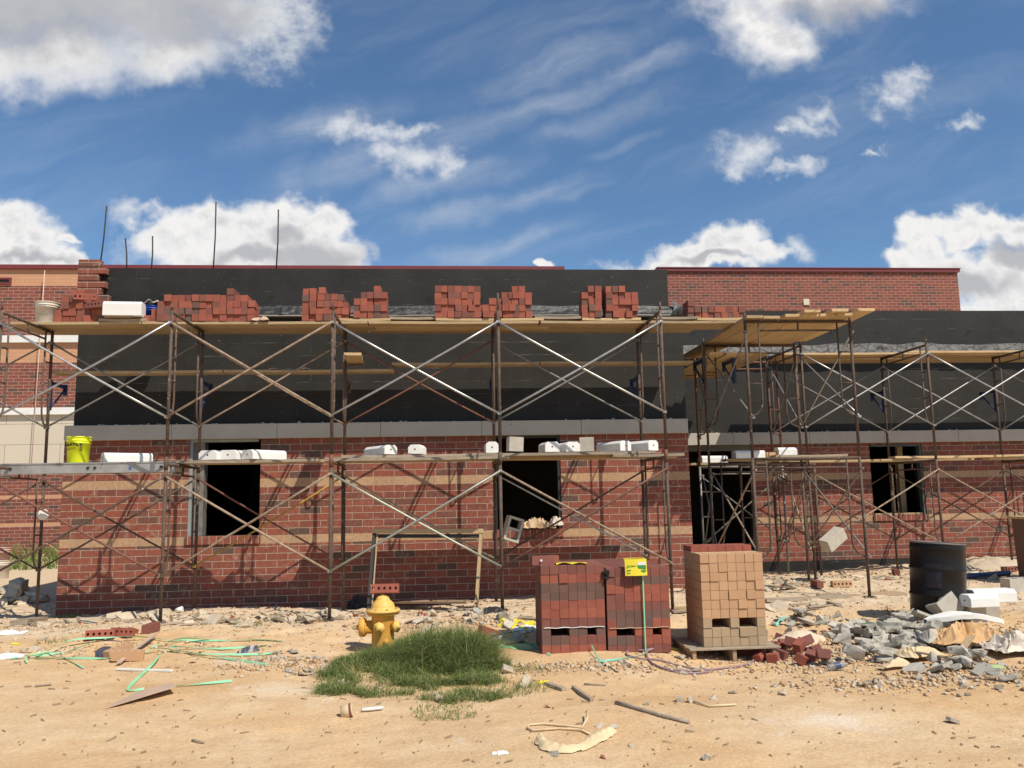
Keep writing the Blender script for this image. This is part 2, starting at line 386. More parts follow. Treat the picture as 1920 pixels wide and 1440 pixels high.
M['pail'] = mottled('dirty_white_plastic', (.66,.60,.50), (.52,.46,.37), 5, .55, bscale=20, bstr=.1, c3=(.35,.29,.22), t3=.62, s3=6, spec=.4)
M['yellowpail'] = mottled('neon_yellow_plastic', (.84,.95,.02), (.80,.90,.02), 5, .45, bstr=0, spec=.4)
M['pinkpail'] = mottled('pink_stained_plastic', (.45,.20,.17), (.55,.40,.34), 6, .6, bstr=.1)
M['ink'] = mottled('black_ink', (.02,.03,.01), (.03,.04,.02), 10, .6, bstr=0)
M['inkblue'] = mottled('blue_ink', (.05,.09,.35), (.08,.12,.4), 10, .6, bstr=0)
M['inkpurple'] = mottled('faded_purple_ink', (.014,.011,.012), (.022,.015,.024), 30, .5, bstr=0, c3=(.07,.05,.11), t3=.60, s3=45)
M['strap'] = mottled('green_plastic_strap', (.24,.54,.28), (.32,.62,.38), 5, .45, bstr=0, rnd_amt=.25, spec=.5)
M['strapteal'] = mottled('teal_plastic_strap', (.14,.52,.40), (.2,.6,.46), 5, .45, bstr=0, spec=.5)
M['hose'] = mottled('purple_hose', (.26,.17,.19), (.34,.24,.25), 8, .6, bstr=0)
M['yellowtag'] = mottled('yellow_label', (.75,.62,.04), (.7,.58,.04), 8, .5, bstr=0)
M['greenink'] = mottled('green_ink', (.04,.25,.06), (.05,.28,.08), 10, .6, bstr=0)
M['whiteink'] = mottled('white_label', (.75,.75,.7), (.7,.7,.66), 10, .6, bstr=0)
M['paper'] = mottled('torn_kraft_paper', (.62,.45,.28), (.50,.35,.21), 6, .85, bscale=20, bstr=.4, bdist=.01)
M['card'] = mottled('cardboard', (.56,.40,.29), (.46,.33,.24), 6, .85, bstr=.2)
M['plasticbag'] = mottled('orange_film', (.62,.38,.17), (.54,.31,.13), 4, .6, bscale=14, bstr=.4, bdist=.01, spec=.5)
M['clearfilm'] = mottled('whitish_film', (.72,.62,.50), (.6,.52,.42), 5, .7, bscale=14, bstr=.5, bdist=.01, spec=.5)
M['sack'] = mottled('pale_woven_sack', (.72,.56,.34), (.64,.48,.28), 7, .8, bscale=40, bstr=.4, bdist=.006)
M['foam'] = mottled('white_foam', (.80,.78,.72), (.75,.72,.66), 7, .8, bstr=.1)
M['wrap'] = mottled('black_wrap', (.03,.028,.026), (.05,.045,.04), 5, .5, bscale=10, bstr=.6, bdist=.02)
M['bluepipe'] = mottled('dark_blue_pipe', (.05,.08,.16), (.07,.10,.18), 5, .4, bstr=0)
M['navy'] = mottled('blue_barrel_plastic', (.015,.055,.28), (.02,.07,.32), 5, .4, bstr=0)
M['rebar'] = mottled('dark_rebar', (.05,.042,.038), (.035,.03,.028), 20, .7)
M['twine'] = mottled('pale_twine', (.7,.5,.4), (.6,.45,.35), 5, .8, bstr=0)
M['dkplastic'] = mottled('dark_plastic', (.06,.06,.075), (.10,.10,.12), 5, .4, bstr=0, spec=.5)
M['glassy'] = mottled('clear_plastic', (.75,.76,.74), (.7,.7,.7), 8, .15, bstr=0, spec=.6)
M['glassy'].node_tree.nodes['Principled BSDF'].inputs['Transmission Weight'].default_value = .8
M['greenglass'] = mottled('pale_green_plastic', (.40,.50,.20), (.36,.45,.18), 8, .15, bstr=0, spec=.6)
# ------------------------------------------------------------ building under construction
def holed(name, x0, x1, z0, z1, y0, y1, holes, mat, parent):
    """wall slab x0..x1, z0..z1 with rectangular openings (hx0,hx1,hz0,hz1) cut through"""
    xs = sorted({x0, x1, *[min(max(h[i], x0), x1) for h in holes for i in (0, 1)]})
    zs = sorted({z0, z1, *[min(max(h[i], z0), z1) for h in holes for i in (2, 3)]})
    def solid(i, j):
        if i < 0 or j < 0 or i >= len(xs)-1 or j >= len(zs)-1: return False
        cx, cz = (xs[i]+xs[i+1])/2, (zs[j]+zs[j+1])/2
        return not any(h[0] < cx < h[1] and h[2] < cz < h[3] for h in holes)
    b = MB()
    for i in range(len(xs)-1):
        for j in range(len(zs)-1):
            if not solid(i, j): continue
            a, c, d, e = xs[i], xs[i+1], zs[j], zs[j+1]
            b.add([(a,y0,d),(c,y0,d),(c,y0,e),(a,y0,e)], [(0,1,2,3)])
            b.add([(a,y1,d),(c,y1,d),(c,y1,e),(a,y1,e)], [(3,2,1,0)])
            if not solid(i-1, j): b.add([(a,y0,d),(a,y0,e),(a,y1,e),(a,y1,d)], [(0,1,2,3)])
            if not solid(i+1, j): b.add([(c,y0,d),(c,y1,d),(c,y1,e),(c,y0,e)], [(0,1,2,3)])
            if not solid(i, j-1): b.add([(a,y0,d),(a,y1,d),(c,y1,d),(c,y0,d)], [(0,1,2,3)])
            if not solid(i, j+1): b.add([(a,y0,e),(c,y0,e),(c,y1,e),(a,y1,e)], [(0,1,2,3)])
    return b.build(name, mat, parent, org=Vector((x0, y0, z0)), fix=False)
YF, YR = 12.6, 15.7
BL = empty('unfinished_building', (0, YF, 0))
tag(BL, 'low building under construction, half bricked in red with black coated block above', 'building')
FX0, FX1 = at(112, 1000, YF).x, at(1293.5, 900, YF).x
ZT1, ZT2, ZT3, ZT4, ZSB, ZST = .950, 1.072, 1.780, 1.900, 2.490, 2.710
W1 = (at(352, 940, YF).x, at(487, 940, YF).x, 1.072, ZSB)
W2 = (at(927, 940, YF).x, at(1053, 940, YF).x, 1.072, ZSB)
W3 = (at(1634, 900, YR).x, at(1733, 900, YR).x, 1.072, 2.44)
DX0, DX1 = 4.4, at(1413, 900, YR).x
DOOR = (DX0, DX1, -.4, 2.36)
RX1 = 13.2
def course(x0, x1, y, holes):
    segs = []
    for nm, a, b_, mt in (('brick_wall', -.3, ZT1, 'brickwall'), ('tan_band', ZT1, ZT2, 'tanband'), ('brick_wall', ZT2, ZT3, 'brickwall'), ('tan_band', ZT3, ZT4, 'tanband'), ('brick_wall', ZT4, ZSB, 'brickwall')):
        hs = [h for h in holes if h[3] > a+.01 and h[2] < b_-.01]
        segs.append(holed(nm, x0, x1, a, b_, y, y+.1, hs, M[mt], BL))
    return segs
def sillcut(w): return (w[0]-.02, w[1]+.02, ZT1, ZT2)
course(FX0, FX1, YF, [W1, W2, sillcut(W1), sillcut(W2)])
course(DX1, RX1, YR, [W3, sillcut(W3)])
for w, y in ((W1, YF), (W2, YF), (W3, YR)):
    b = MB().span(w[0]-.018, w[1]+.018, y-.03, y+.2, ZT1+.003, ZT2, .004); o = b.build('sill', M['rowlock'], BL, org=Vector((w[0]-.018, y-.03, ZT1-.2)))
# cast stone band
sx0, sx1 = at(120, 800, YF-.1).x, at(1291, 800, YF-.1).x
b = MB()
x = sx0
while x < sx1-.05:
    x2 = min(x+1.52, sx1)
    if sx1-x2 < .5: x2 = sx1
    b.span(x, x2-.004, YF-.09, YF+.118, ZSB, ZST, .006); x = x2
b.build('stone_band', M['stone'], BL)
b = MB(); x = 4.0
while x < RX1:
    b.span(x, x+1.516, YR-.09, YR+.118, ZSB-.02, ZST-.01, .006); x += 1.52
b.build('stone_band', M['stone'], BL)
b = MB().span(FX1-.098, FX1-.004, YF+.12, YR-.1, ZSB, ZST); b.build('stone_band', M['stone'], BL)
# returns
holed('side_wall', 0, 0.1, 0, 1, 0, 1, [], M['brickwall'], BL) if False else None
MB().span(FX0, FX0+.1, YF+.102, 24, -.3, ZSB).build('side_wall', M['brickwall'], BL, org=Vector((FX0, YF, -.3)))
MB().span(FX1-.1, FX1, YF+.102, YR-.002, -.3, ZSB).build('side_wall', M['brickwall'], BL, org=Vector((FX1, YF, -.3)))
# black block walls
ZTOP = 5.13
bx0, bx1 = at(140, 760, YF+.12).x, at(1252, 540, YF+.12).x
BX1L = at(1283, 700, YF+.12).x
holed('block_wall', bx0, BX1L, -.3, 4.36, YF+.12, YF+.32, [W1, W2], M['black'], BL)
holed('block_wall', bx0, bx1, 4.36, ZTOP, YF+.12, YF+.32, [], M['black'], BL)
holed('block_wall', 3.45, RX1, -.3, 5.15, YR+.12, YR+.32, [W3, DOOR], M['black'], BL)
MB().span(BX1L-.2, BX1L-.001, YF+.322, YR+.118, -.3, 4.36).build('block_wall', M['black'], BL, org=Vector((BX1L, YF, -.3)))
MB().span(bx0, bx0+.2, YF+.322, 24, -.3, ZTOP).build('block_wall', M['black'], BL, org=Vector((bx0, YF, -.3)))
# roof, floor and back of the shell, so that the openings look into an unlit room
MB().span(bx0+.2, BX1L-.2, YF+.322, 24, 4.5, 4.7).build('roof', M['roof'], BL)
MB().span(BX1L-.199, RX1, YR+.322, 24, 4.5, 4.7).build('roof', M['roof'], BL)
MB().span(bx0+.2, RX1, 23.0, 23.2, -.3, 4.49).build('inner_wall', M['inside'], BL)
MB().span(bx0+.2, BX1L-.202, YF+.322, 22.99, -.3, -.04).build('floor_slab', M['inside'], BL)
MB().span(RX1-.2, RX1, YR+.322, 24, -.3, 5.15).build('side_wall', M['black'], BL)
# door head and a steel door frame
MB().span(DX0, DX1+.1, YR+.03, YR+.13, 2.36, ZSB-.022).build('door_lintel', mottled('olive_lintel', (.16,.15,.11), (.12,.115,.09), 3, .7), BL)
b = MB(); b.span(DX1-.05, DX1-.002, YR+.03, YR+.16, 0, 2.358)
b.build('door_frame', M['framedark'], BL)
# window frames
def frame(w, y, mat, side):
    b = MB(); t = .045
    if 'l' in side: b.span(w[0]+.002, w[0]+t, y+.02, y+.14, w[2]+.002, w[3]-.002)
    if 'r' in side: b.span(w[1]-t, w[1]-.002, y+.02, y+.14, w[2]+.002, w[3]-.002)
    b.span(w[0]+t, w[1]-t, y+.03, y+.13, w[3]-.04, w[3]-.003)
    return b.build('window_frame', mat, BL)
frame(W1, YF, M['frost'], 'l'); MB().span(W1[0]+.046, W1[0]+.19, YF+.105, YF+.3, W1[2]+.003, W1[3]-.005).build('window_frame', M['grey'], BL); frame(W2, YF, M['framedark'], 'lr'); frame(W3, YR, mottled('green_grey_frame', (.10,.13,.12), (.07,.09,.09), 4, .6), 'r')
# timber buck inside the right window
b = MB(); w = W3
b.span(w[0]+.5, w[0]+.56, YR+.20, YR+.24, w[2]+.03, w[3]-.45); b.span(w[1]-.28, w[1]-.17, YR+.4, YR+.48, w[2]+.03, w[3]-.02)
b.span(w[0]+.02, w[1]-.1, YR-.02, YR+.06, w[2]+.002, w[2]+.03)
b.build('timber_prop', M['wood'], BL)
# brick corner lead standing above the shelf at the left end
b = MB(); zz = 4.375; rowx = [(146, 205), (145, 192), (146, 204), (143, 190), (144, 197), (143, 183), (145, 198), (145, 187)]
for i, (pa, pb) in enumerate(rowx):
    b.span(at(144, 545, YF).x+.002*(i % 3), at(pb, 545, YF).x, YF, YF+.1, zz+.008, zz+.1012); zz += .1072 if i > 1 else .1012
    b.span(at(144, 545, YF).x+.004, at(min(pb, rowx[min(i+1, 7)][1])-3, 545, YF).x, YF+.006, YF+.095, zz-.003, zz+.009)
b.build('brick_corner', M['brickwall'], BL, org=Vector((at(144, 545, YF).x, YF, 4.375)))
# steel shelf and crumpled flashing
def flashing(x0, x1, y, z, h, out, mat, seed, nu):
    def fn(u, v):
        X = x0+(x1-x0)*u
        n1 = noise.noise(Vector((X*2.3, seed, v*1.3))); n2 = noise.noise(Vector((X*9, seed+3, v*3)))
        z_ = z+h*v*(1+.25*noise.noise(Vector((X*1.6, seed+7, 0))))
        Y = y-out*(1-v)**1.3-.02-out*.45*(n1*.7+n2*.4)*(math.sin(math.pi*min(1, v+.12))**.5)
        return Vector((X, min(Y, y-.004), z_))
    b = MB(); b.grid(fn, nu, 10)
    b.grid(lambda u, v: fn(u, v)+Vector((0, .004, 0)), nu, 10)
    return b.build('flashing', mat, BL, fix=False)
flashing(bx0+.55, at(1268, 580, YF).x, YF+.12, 4.385, .15, .09, M['membrane'], 3.1, 420)
flashing(3.6, RX1-.02, YR+.12, at(1700, 667, YR).z, .26, .16, M['membraneg'], 8.7, 420)
sh = mottled('galvanised_shelf', (.55,.53,.48), (.45,.43,.39), 4, .5)
MB().span(bx0+.56, bx1, YF+.01, YF+.118, 4.362, 4.374).build('shelf_angle', sh, BL)
zr = at(1700, 667, YR).z
MB().span(3.6, RX1-.03, YR-.03, YR+.118, zr-.03, zr-.012).build('shelf_angle', M['framedark'], BL)
# flap of loose membrane hanging at the right end of the upper wall
b = MB(); x_ = at(1258, 560, YF).x
def flap(u, v):
    X = x_+.16*u+.05*math.sin(v*5); Z = 4.62-.36*v-.08*u
    return Vector((X, YF+.05-.09*math.sin(u*2.6+v*3)*v, Z))
b.grid(flap, 14, 12); b.grid(lambda u, v: flap(u, v)+Vector((0,.006,0)), 14, 12); b.build('membrane_flap', M['membrane'], BL, fix=False)
# dark base course under the right wall
MB().span(DX1+.02, RX1, YR-.012, YR-.003, -.3, .235).build('base_coating', M['black'], BL)
# mortar droppings along the ledge tops (parts of the band)
b = MB()
for i in range(90):
    right = rnd.random() < .4
    X = rnd.uniform(5.2, 10.5) if right else rnd.uniform(sx0+.1, sx1-.1); Y0 = YR if right else YF
    s = rnd.uniform(.012, .035); h = rnd.uniform(.006, .03)
    b.lathe([(s, 0), (s*.8, h*.6), (s*.3, h)], 6, (X, Y0-.04+rnd.uniform(-.02, .08), ZST-(.01 if right else 0)))
b.build('mortar_droppings', M['stone'], BL)
# pairs of wire ties sticking out of the coated blockwork
for i in range(34):
    X = bx0+.4+.81*(i % 13); Z = (ZTOP-.406, 3.7, 3.08)[i//13] if i < 39 else 0
    y_ = YF+.12
    if i >= 26: X = 4.9+.95*(i-26); Z = 4.75; y_ = YR+.12
    b = MB()
    for k in (0, .05): b.tube([(X+k, y_-.001, Z), (X+k-.02, y_-.03, Z-.03), (X+k-.035, y_-.035, Z-.08)], .003, 5)
    b.build('wall_tie', M['framedark'], BL)
# reinforcing rods above the roof
for px, pyt, pyb, pxt in ((187, 386, 497, 200), (238, 447, 500, 235), (284, 443, 500, 286), (400, 379, 500, 405), (518, 393, 500, 522)):
    yb = YF+.22; p0 = at(px, pyb, yb); p1 = at(pxt, pyt, yb+(.1 if px != 187 else 0)); p0.z = ZTOP-.02
    b = MB().tube([p0, p0.lerp(p1, .5)+Vector((.01, 0, 0)), p1], .011, 6)
    o = b.build('rebar', M['rebar']); tag(o, {187: 'tallest leaning steel bar standing above the brick corner at the left', 238: 'short steel bar above the black wall, second from left', 284: 'short steel bar above the black wall, middle of five', 400: 'tall steel bar above the black wall, fourth from left', 518: 'tall steel bar above the black wall, furthest right'}[px], 'steel bar', 'reinforcing bars above the black wall')
# ------------------------------------------------------------ buildings behind
BG = empty('school_wing', (-15, 26, 0)); tag(BG, 'finished brick wing with tan bands and red metal roof edge behind the left end', 'building')
gx0, gx1, gy = -30, at(1052, 502, 26).x, 26.0
zl = [ZA(y, gy, 70) for y in (505, 536, 630, 643, 680, 765, 778, 872, 928, 935, 980, 987)]
BANDS = [('tan_band', 'tanface', 0, 1), ('brick_wall', 'bgbrick', 1, 2), ('stone_ledge', 'stone', 2, 3), ('tan_band', 'tanface', 3, 4), ('brick_wall', 'bgbrick', 4, 5), ('stone_ledge', 'stone', 5, 6), ('cream_panel', 'cream', 6, 7), ('brick_wall', 'bgbrick', 7, 8), ('tan_band', 'tanface', 8, 9), ('brick_wall', 'bgbrick', 9, 10), ('tan_band', 'tanface', 10, 11)]
for nm, mt, a, b_ in BANDS:
    pr = .12 if nm == 'stone_ledge' else 0
    MB().span(gx0, gx1, gy-pr, gy+.3, zl[b_], zl[a]).build(nm, M['caststone'] if nm == 'stone_ledge' else M[mt], BG, org=Vector((gx0, gy, zl[b_])))
MB().span(gx0, gx1, gy, gy+.3, -.5, zl[11]).build('brick_wall', M['bgbrick'], BG, org=Vector((gx0, gy, zl[11]-.1016*20)))
MB().span(gx0-.1, gx1+.1, gy-.1, gy+.4, zl[0], ZA(497.5, gy, 70)).build('coping', M['coping'], BG)
MB().span(gx0, gx1, gy+.302, 45, zl[0]-.6, zl[0]-.4).build('roof', M['roof'], BG)
MB().span(gx1-.3, gx1, gy+.302, 45, -.5, zl[0]-.01).build('side_wall', M['bgbrick'], BG, org=Vector((gx1, gy, -.5)))
wx0, wx1 = at(-24, 527, gy).x, at(22, 527, gy).x; wz0, wz1 = ZA(534, gy, 10), ZA(521, gy, 10)
b = MB(); b.span(wx0, wx1, gy-.05, gy-.003, wz0, wz0+.06); b.span(wx0, wx1, gy-.05, gy-.003, wz1-.06, wz1); b.span(wx1-.06, wx1, gy-.05, gy-.003, wz0+.06, wz1-.06); b.span(wx0, wx0+.06, gy-.05, gy-.003, wz0+.06, wz1-.06)
fw = b.build('window', M['coping'], BG)
MB().span(wx0+.06, wx1-.06, gy-.012, gy-.004, wz0+.06, wz1-.06).build('pane', M['framedark'], fw)
HB = empty('red_brick_block', (16, 28, 0)); tag(HB, 'plain red brick building with maroon roof edge rising behind the right black wall', 'building')
hx0, hx1, hy = at(1235, 540, 28).x, at(1796.5, 530, 28).x, 28.0
hz = ZA(510, hy, 1500); hzt = ZA(502.8, hy, 1500)
MB().span(hx0, hx1, hy, 46, -.5, hz).build('brick_wall', M['bgbrick'], HB, org=Vector((hx0, hy, hz-.1016*80)))
b = MB().span(hx0-.05, hx1+.06, hy-.08, 46.1, hz+.001, hzt-.002); b.span(hx0-.06, hx1+.08, hy-.11, 46.12, hzt-.03, hzt); b.build('coping', M['coping'], HB)
vx0, vx1 = at(1505.5, 566, hy).x, at(1517, 566, hy).x
MB().span(vx0, vx1, hy-.04, hy-.002, ZA(572.5, hy, 1511), ZA(561, hy, 1511), .01).build('wall_vent', mottled('cream_vent', (.66,.60,.45), (.6,.55,.4), 5, .7), HB)

# ------------------------------------------------------------ scaffolds
def mframe(par, o, d, z0, h, mat, w, zfoot=None, lad=(1, 1), pin=.09):
    """a mason's walk-through frame: two legs, double header, side ladders curving into the legs"""
    o = Vector((o[0], o[1], 0)); d = Vector((d[0], d[1], 0)).normalized()
    P = lambda t, z: o+d*t+Vector((0, 0, z))
    zt = z0+h; b = MB(); s = .19
    b.tube([P(0, zt-.025), P(w, zt-.025)], .021, 8)
    b.tube([P(s, zt-.15), P(w-s, zt-.15)], .014, 6)
    b.tube([P(w/2, zt-.04), P(w/2, zt-.15)], .014, 6)
    for e, sg in ((0, 1), (w, -1)):
        if not lad[0 if e == 0 else 1]: continue
        c = e+sg*s
        pts = [P(c, zt-.03), P(c, zt-1.15)]+[P(e+sg*(.03+(s-.03)*math.cos(a)), zt-1.15-.20*math.sin(a)) for a in (R(30), R(60), R(88))]+[P(e, zt-1.36)]
        b.tube(pts, .0135, 6)
        for zz in (.46, .90):
            b.tube([P(e, zt-zz), P(c, zt-zz)], .011, 6)
    f = b.build('frame', mat, par, org=P(0, z0))
    for e in (0, w):
        l = MB().tube([P(e, (zfoot if zfoot is not None else z0)), P(e, zt-.01)], .0215, 8)
        l.tube([P(e, zt-.01), P(e, zt+pin)], .016, 6)
        for zz in (.17, 1.37): # brace studs
            l.box(P(e, zt-zz), (.05, .05, .016))
        l.build('leg', mat, f)
    return f
def xbrace(par, a, b_, zt, mat, bend=.0, off=-.03, z1=.17, z2=1.37, only=None, r=.0125, mat2=None):
    """pair of crossed tubes between two legs"""
    a = Vector((a[0], a[1], 0)); b_ = Vector((b_[0], b_[1], 0)); n = (b_-a).cross(Vector((0,0,1))).normalized()
    o_ = n*abs(off)
    if n.y > 0: o_ = -o_
    if off > 0: o_ = -o_
    for k, (u, v) in enumerate((((a, zt-z1), (b_, zt-z2)), ((b_, zt-z1), (a, zt-z2)))):
        if only is not None and k != only: continue
        sh = o_*(1.0+.55*k)
        p = u[0]+sh+Vector((0,0,u[1])); q = v[0]+sh+Vector((0,0,v[1])); m_ = p.lerp(q, .5)+Vector((0, 0, -bend))
        B = MB().tube([p, p.lerp(m_, .5)+Vector((0,0,-bend*.3)), m_, m_.lerp(q, .5)+Vector((0,0,-bend*.3)), q], r, 7)
        B.box(p, (.045, .012, .03)); B.box(q, (.045, .012, .03))
        B.build('cross_brace', (mat2 if (k == 1 and mat2) else mat), par, org=p)
def bracket(par, x, y, z, mat, L=.48, side=1, dx=0.0):
    B = MB(); p = Vector((x, y, z)); dv = Vector((dx, 1 if not dx else 0, 0)).normalized()*side
    B.box(p-dv*.0+dv*.03+Vector((0,0,-.19)), (.05, .05, .42), None, .004)
    B.box(p+dv*(L/2+.03)+Vector((0,0,-.02)), (.05, L, .045) if not dx else (L, .05, .045), None, .004)
    B.tube([p+dv*(L)+Vector((0,0,-.05)), p+dv*.05+Vector((0,0,-.38))], .013, 6)
    B.box(p+dv*(L+.01)+Vector((0,0,-.06)), (.05, .04, .16), None, .004)
    return B.build('side_bracket', mat, par, org=p)
LS = empty('long_scaffold', (-1.4, 11.2, .1)); tag(LS, 'two-lift tube scaffold along the front wall with four crossed bays', 'scaffold')
YO, YI = 10.6, 11.95; WL = YI-YO
FXs = [-5.525, -3.46, -1.446, .682, 2.842]
Z1, Z2 = 2.07, 4.0
fr_m = ['rust', 'rust', 'rust', 'rust', 'rust']
for i, X in enumerate(FXs):
    zf = min(G(X, YO), G(X, YI))-.02
    mframe(LS, (X, YO), (0, 1), Z1-1.93, 1.93, M['rust'], WL, zfoot=zf, pin=.0)
    mframe(LS, (X+.004, YO), (0, 1), Z1, 1.93, M['rust'], WL, pin=(.22 if i == 3 else .1))
    for Y in (YO, YI):
        b = MB(); g = G(X, Y); b.box((X, Y, g+.012), (.13, .13, .008)); b.tube([(X, Y, g+.01), (X, Y, g+.16)], .017, 8); b.build('base_plate', M['rust'], LS)
        b = MB(); b.tube([(X, Y, Z1-.09), (X, Y, Z1+.07)], .0265, 8); b.build('leg_coupling', M['rustred'] if (i in (2, 4) and Y == YO) else M['rust'], LS)
bo2 = [('galv', None), ('rustcream', None), ('galv', None), ('galv', None)]
bi2 = [('grey', None), ('rustcream', None), ('rustred', None), ('grey', None)]
bo1 = [('rustred', 'rust'), ('rustcream', None), ('galvgreen', None), ('rustcream', 'rustred')]
bi1 = [('rust', None), ('rustred', 'yellowtube'), ('galvgreen', 'rust'), ('galv', 'rust')]
for k in range(4):
    a, c = FXs[k], FXs[k+1]
    for (m1, m2), Y, zt in ((bo2[k], YO, Z2), (bi2[k], YI, Z2), (bo1[k], YO, Z1), (bi1[k], YI, Z1)):
        xbrace(LS, (a, Y), (c, Y), zt, M[m1], bend=rnd.uniform(0, .02), mat2=M[m2] if m2 else None, r=.015 if Y == YO else .013)
for X, zz in ((FXs[0], 3.28), (FXs[1], 3.28), (FXs[3], 3.3), (FXs[4], 3.3)):
    bracket(LS, X, YI, zz, M['blue'])
bracket(LS, FXs[2], YI, 3.28, M['rust']); 
# first bay beyond the left edge of the picture
mframe(LS, (-7.6, YO), (0, 1), Z1-1.93, 1.93, M['rust'], WL); mframe(LS, (-7.6, YO), (0, 1), Z1, 1.93, M['rust'], WL)
xbrace(LS, (-7.6, YO), (FXs[0], YO), Z2, M['galv']); xbrace(LS, (-7.6, YO), (FXs[0], YO), Z1, M['rustred'])
xbrace(LS, (-7.6, YI), (FXs[0], YI), Z2, M['grey']); xbrace(LS, (-7.6, YI), (FXs[0], YI), Z1, M['rust'])
# middle tower: frames stand parallel to the wall
TS = empty('scaffold_tower', (4.9, 12, .1)); tag(TS, 'square scaffold tower at the recess carrying planks on its top', 'scaffold')
RXS0 = 5.83; TX, TW, TYs = 4.18, 1.52, (11.1, 13.0)
for Y in TYs:
    zf = min(G(TX, Y), G(TX+TW, Y))-.02
    mframe(TS, (TX, Y), (1, 0), .12, 1.92, M['rust'], TW, zfoot=zf, pin=0)
    mframe(TS, (TX, Y), (1, 0), 2.04, 1.92, M['rust'], TW, pin=.1)
    for X in (TX, TX+TW):
        b = MB(); g = G(X, Y); b.box((X, Y, g+.012), (.14, .14, .01)); b.build('base_plate', M['rust'], TS)
for X, m1, m2 in ((TX, 'grey', 'rustcream'), (TX+TW, 'galv', 'grey')):
    xbrace(TS, (X, TYs[0]), (X, TYs[1]), 3.96, M[m1]); xbrace(TS, (X, TYs[0]), (X, TYs[1]), 2.04, M[m2])
B_ = MB(); zb = 3.72
for X in (TX+.05, TX+.05+.48): pass
bracket(TS, TX+.0, 13.0, 3.72, M['blue'], L=.5); bracket(TS, TX+.5, 13.0, 3.72, M['blue'], L=.5)
# third row of frames standing in the recess by the door
for X in (4.62,):
    mframe(TS, (X-.1, 14.6), (1, 0), .12, 1.92, M['grey'], TW, pin=0); mframe(TS, (X-.1, 14.6), (1, 0), 2.04, 1.9, M['rustred'], TW, pin=.05)
xbrace(TS, (TX+.02, 13.0), (4.52, 14.6), 3.9, M['grey']); xbrace(TS, (TX+.02, 13.0), (4.52, 14.6), 2.04, M['grey'])
mframe(TS, (4.95, 13.75), (1, 0), .12, 1.92, M['rust'], 1.3, pin=0); xbrace(TS, (TX+TW, 13.0), (RXS0, 14.5), 3.96, M['grey']); xbrace(TS, (4.52, 14.64), (6.04, 14.64), 2.04, M['grey']); xbrace(TS, (TX+TW, 13.0), (6.04, 14.6), 2.04, M['rustcream'])
# right scaffold
RS = empty('right_scaffold', (8, 13.7, .1)); tag(RS, 'scaffold along the set-back right wall with thin bright crossed braces', 'scaffold')
RYO, RYI = 13.05, 14.5
RXs = [RXS0, 8.0, 10.16, 12.3]
for i, X in enumerate(RXs):
    zf = min(G(X, RYO), G(X, RYI))-.03
    mframe(RS, (X, RYO), (0, 1), .13, 1.92, M['rust'], RYI-RYO, zfoot=zf, pin=0)
    mframe(RS, (X, RYO), (0, 1), 2.05, 1.92, M['rust'], RYI-RYO, pin=.08)
    if i: bracket(RS, X, RYI, 3.35, M['blue'], L=.42)
for k in range(3):
    a, c = RXs[k], RXs[k+1]
    xbrace(RS, (a, RYO), (c, RYO), 3.97, M['galv']); xbrace(RS, (a, RYI), (c, RYI), 3.97, M['galv'] if k == 1 else M['grey'])
    xbrace(RS, (a, RYO), (c, RYO), 2.05, M['rustcream'], mat2=M['rustcream'], bend=.01); xbrace(RS, (a, RYI), (c, RYI), 2.05, M['rust'])
# ------------------------------------------------------------ planks
WOODS = ['wood', 'woodnew', 'woodgrey']
def plank_mesh(L, wd, th, mat, bow, cup):
    n = 14; vs = []; fs = []
    for i in range(n):
        x = -L/2+L*i/(n-1); dz = bow*math.sin(math.pi*i/(n-1)); dy = cup*math.sin(2.3*i/n)
        for (y, z) in ((-wd/2+.003, 0), (wd/2-.003, 0), (wd/2, .003), (wd/2, th-.003), (wd/2-.003, th), (-wd/2+.003, th), (-wd/2, th-.003), (-wd/2, .003)):
            vs.append((x, y+dy, z+dz))
    for i in range(n-1):
        for k in range(8): fs.append((i*8+k, i*8+(k+1) % 8, (i+1)*8+(k+1) % 8, (i+1)*8+k))
    fs.append(tuple(range(8))[::-1]); fs.append(tuple((n-1)*8+k for k in range(8)))
    b = MB(); b.add(vs, fs); return b
def plank(x0, x1, yc, z, label, group, mat='wood', wd=.235, th=.038, rz=0.0, tilt=0.0, bow=-.008, cat='plank', name='plank'):
    L = x1-x0; me = plank_mesh(L, wd, th, M[mat], bow, rnd.uniform(-.006, .006)).mesh(name, M[mat])
    o = local_obj(name, me, None, ((x0+x1)/2, yc, z), (0, tilt, rz)); return tag(o, label, cat, group)
def yplank(xc, y0, y1, z, label, group, mat='wood', wd=.235, th=.038, rz=0.0, tilt=0.0):
    L = y1-y0; me = plank_mesh(L, wd, th, M[mat], -.006, rnd.uniform(-.005, .005)).mesh('plank', M[mat])
    o = local_obj('plank', me, None, (xc, (y0+y1)/2, z), (0, tilt, R(90)+rz)); return tag(o, label, 'plank', group)
GT, GL, GB_, GR, GW = 'planks on top of the long scaffold', 'planks on the lower lift of the long scaffold', 'planks on the wall side brackets', 'planks on the right scaffold', 'planks on the scaffold tower'
def pxp(p0, p1, y, z, lab, grp, mat='wood', **k):
    return plank(at(p0, 600 if z > 3 else 860, y-.12).x, at(p1, 600 if z > 3 else 860, y-.12).x, y, z, lab, grp, mat, **k)
y1_, y2_ = 11.62, 11.87
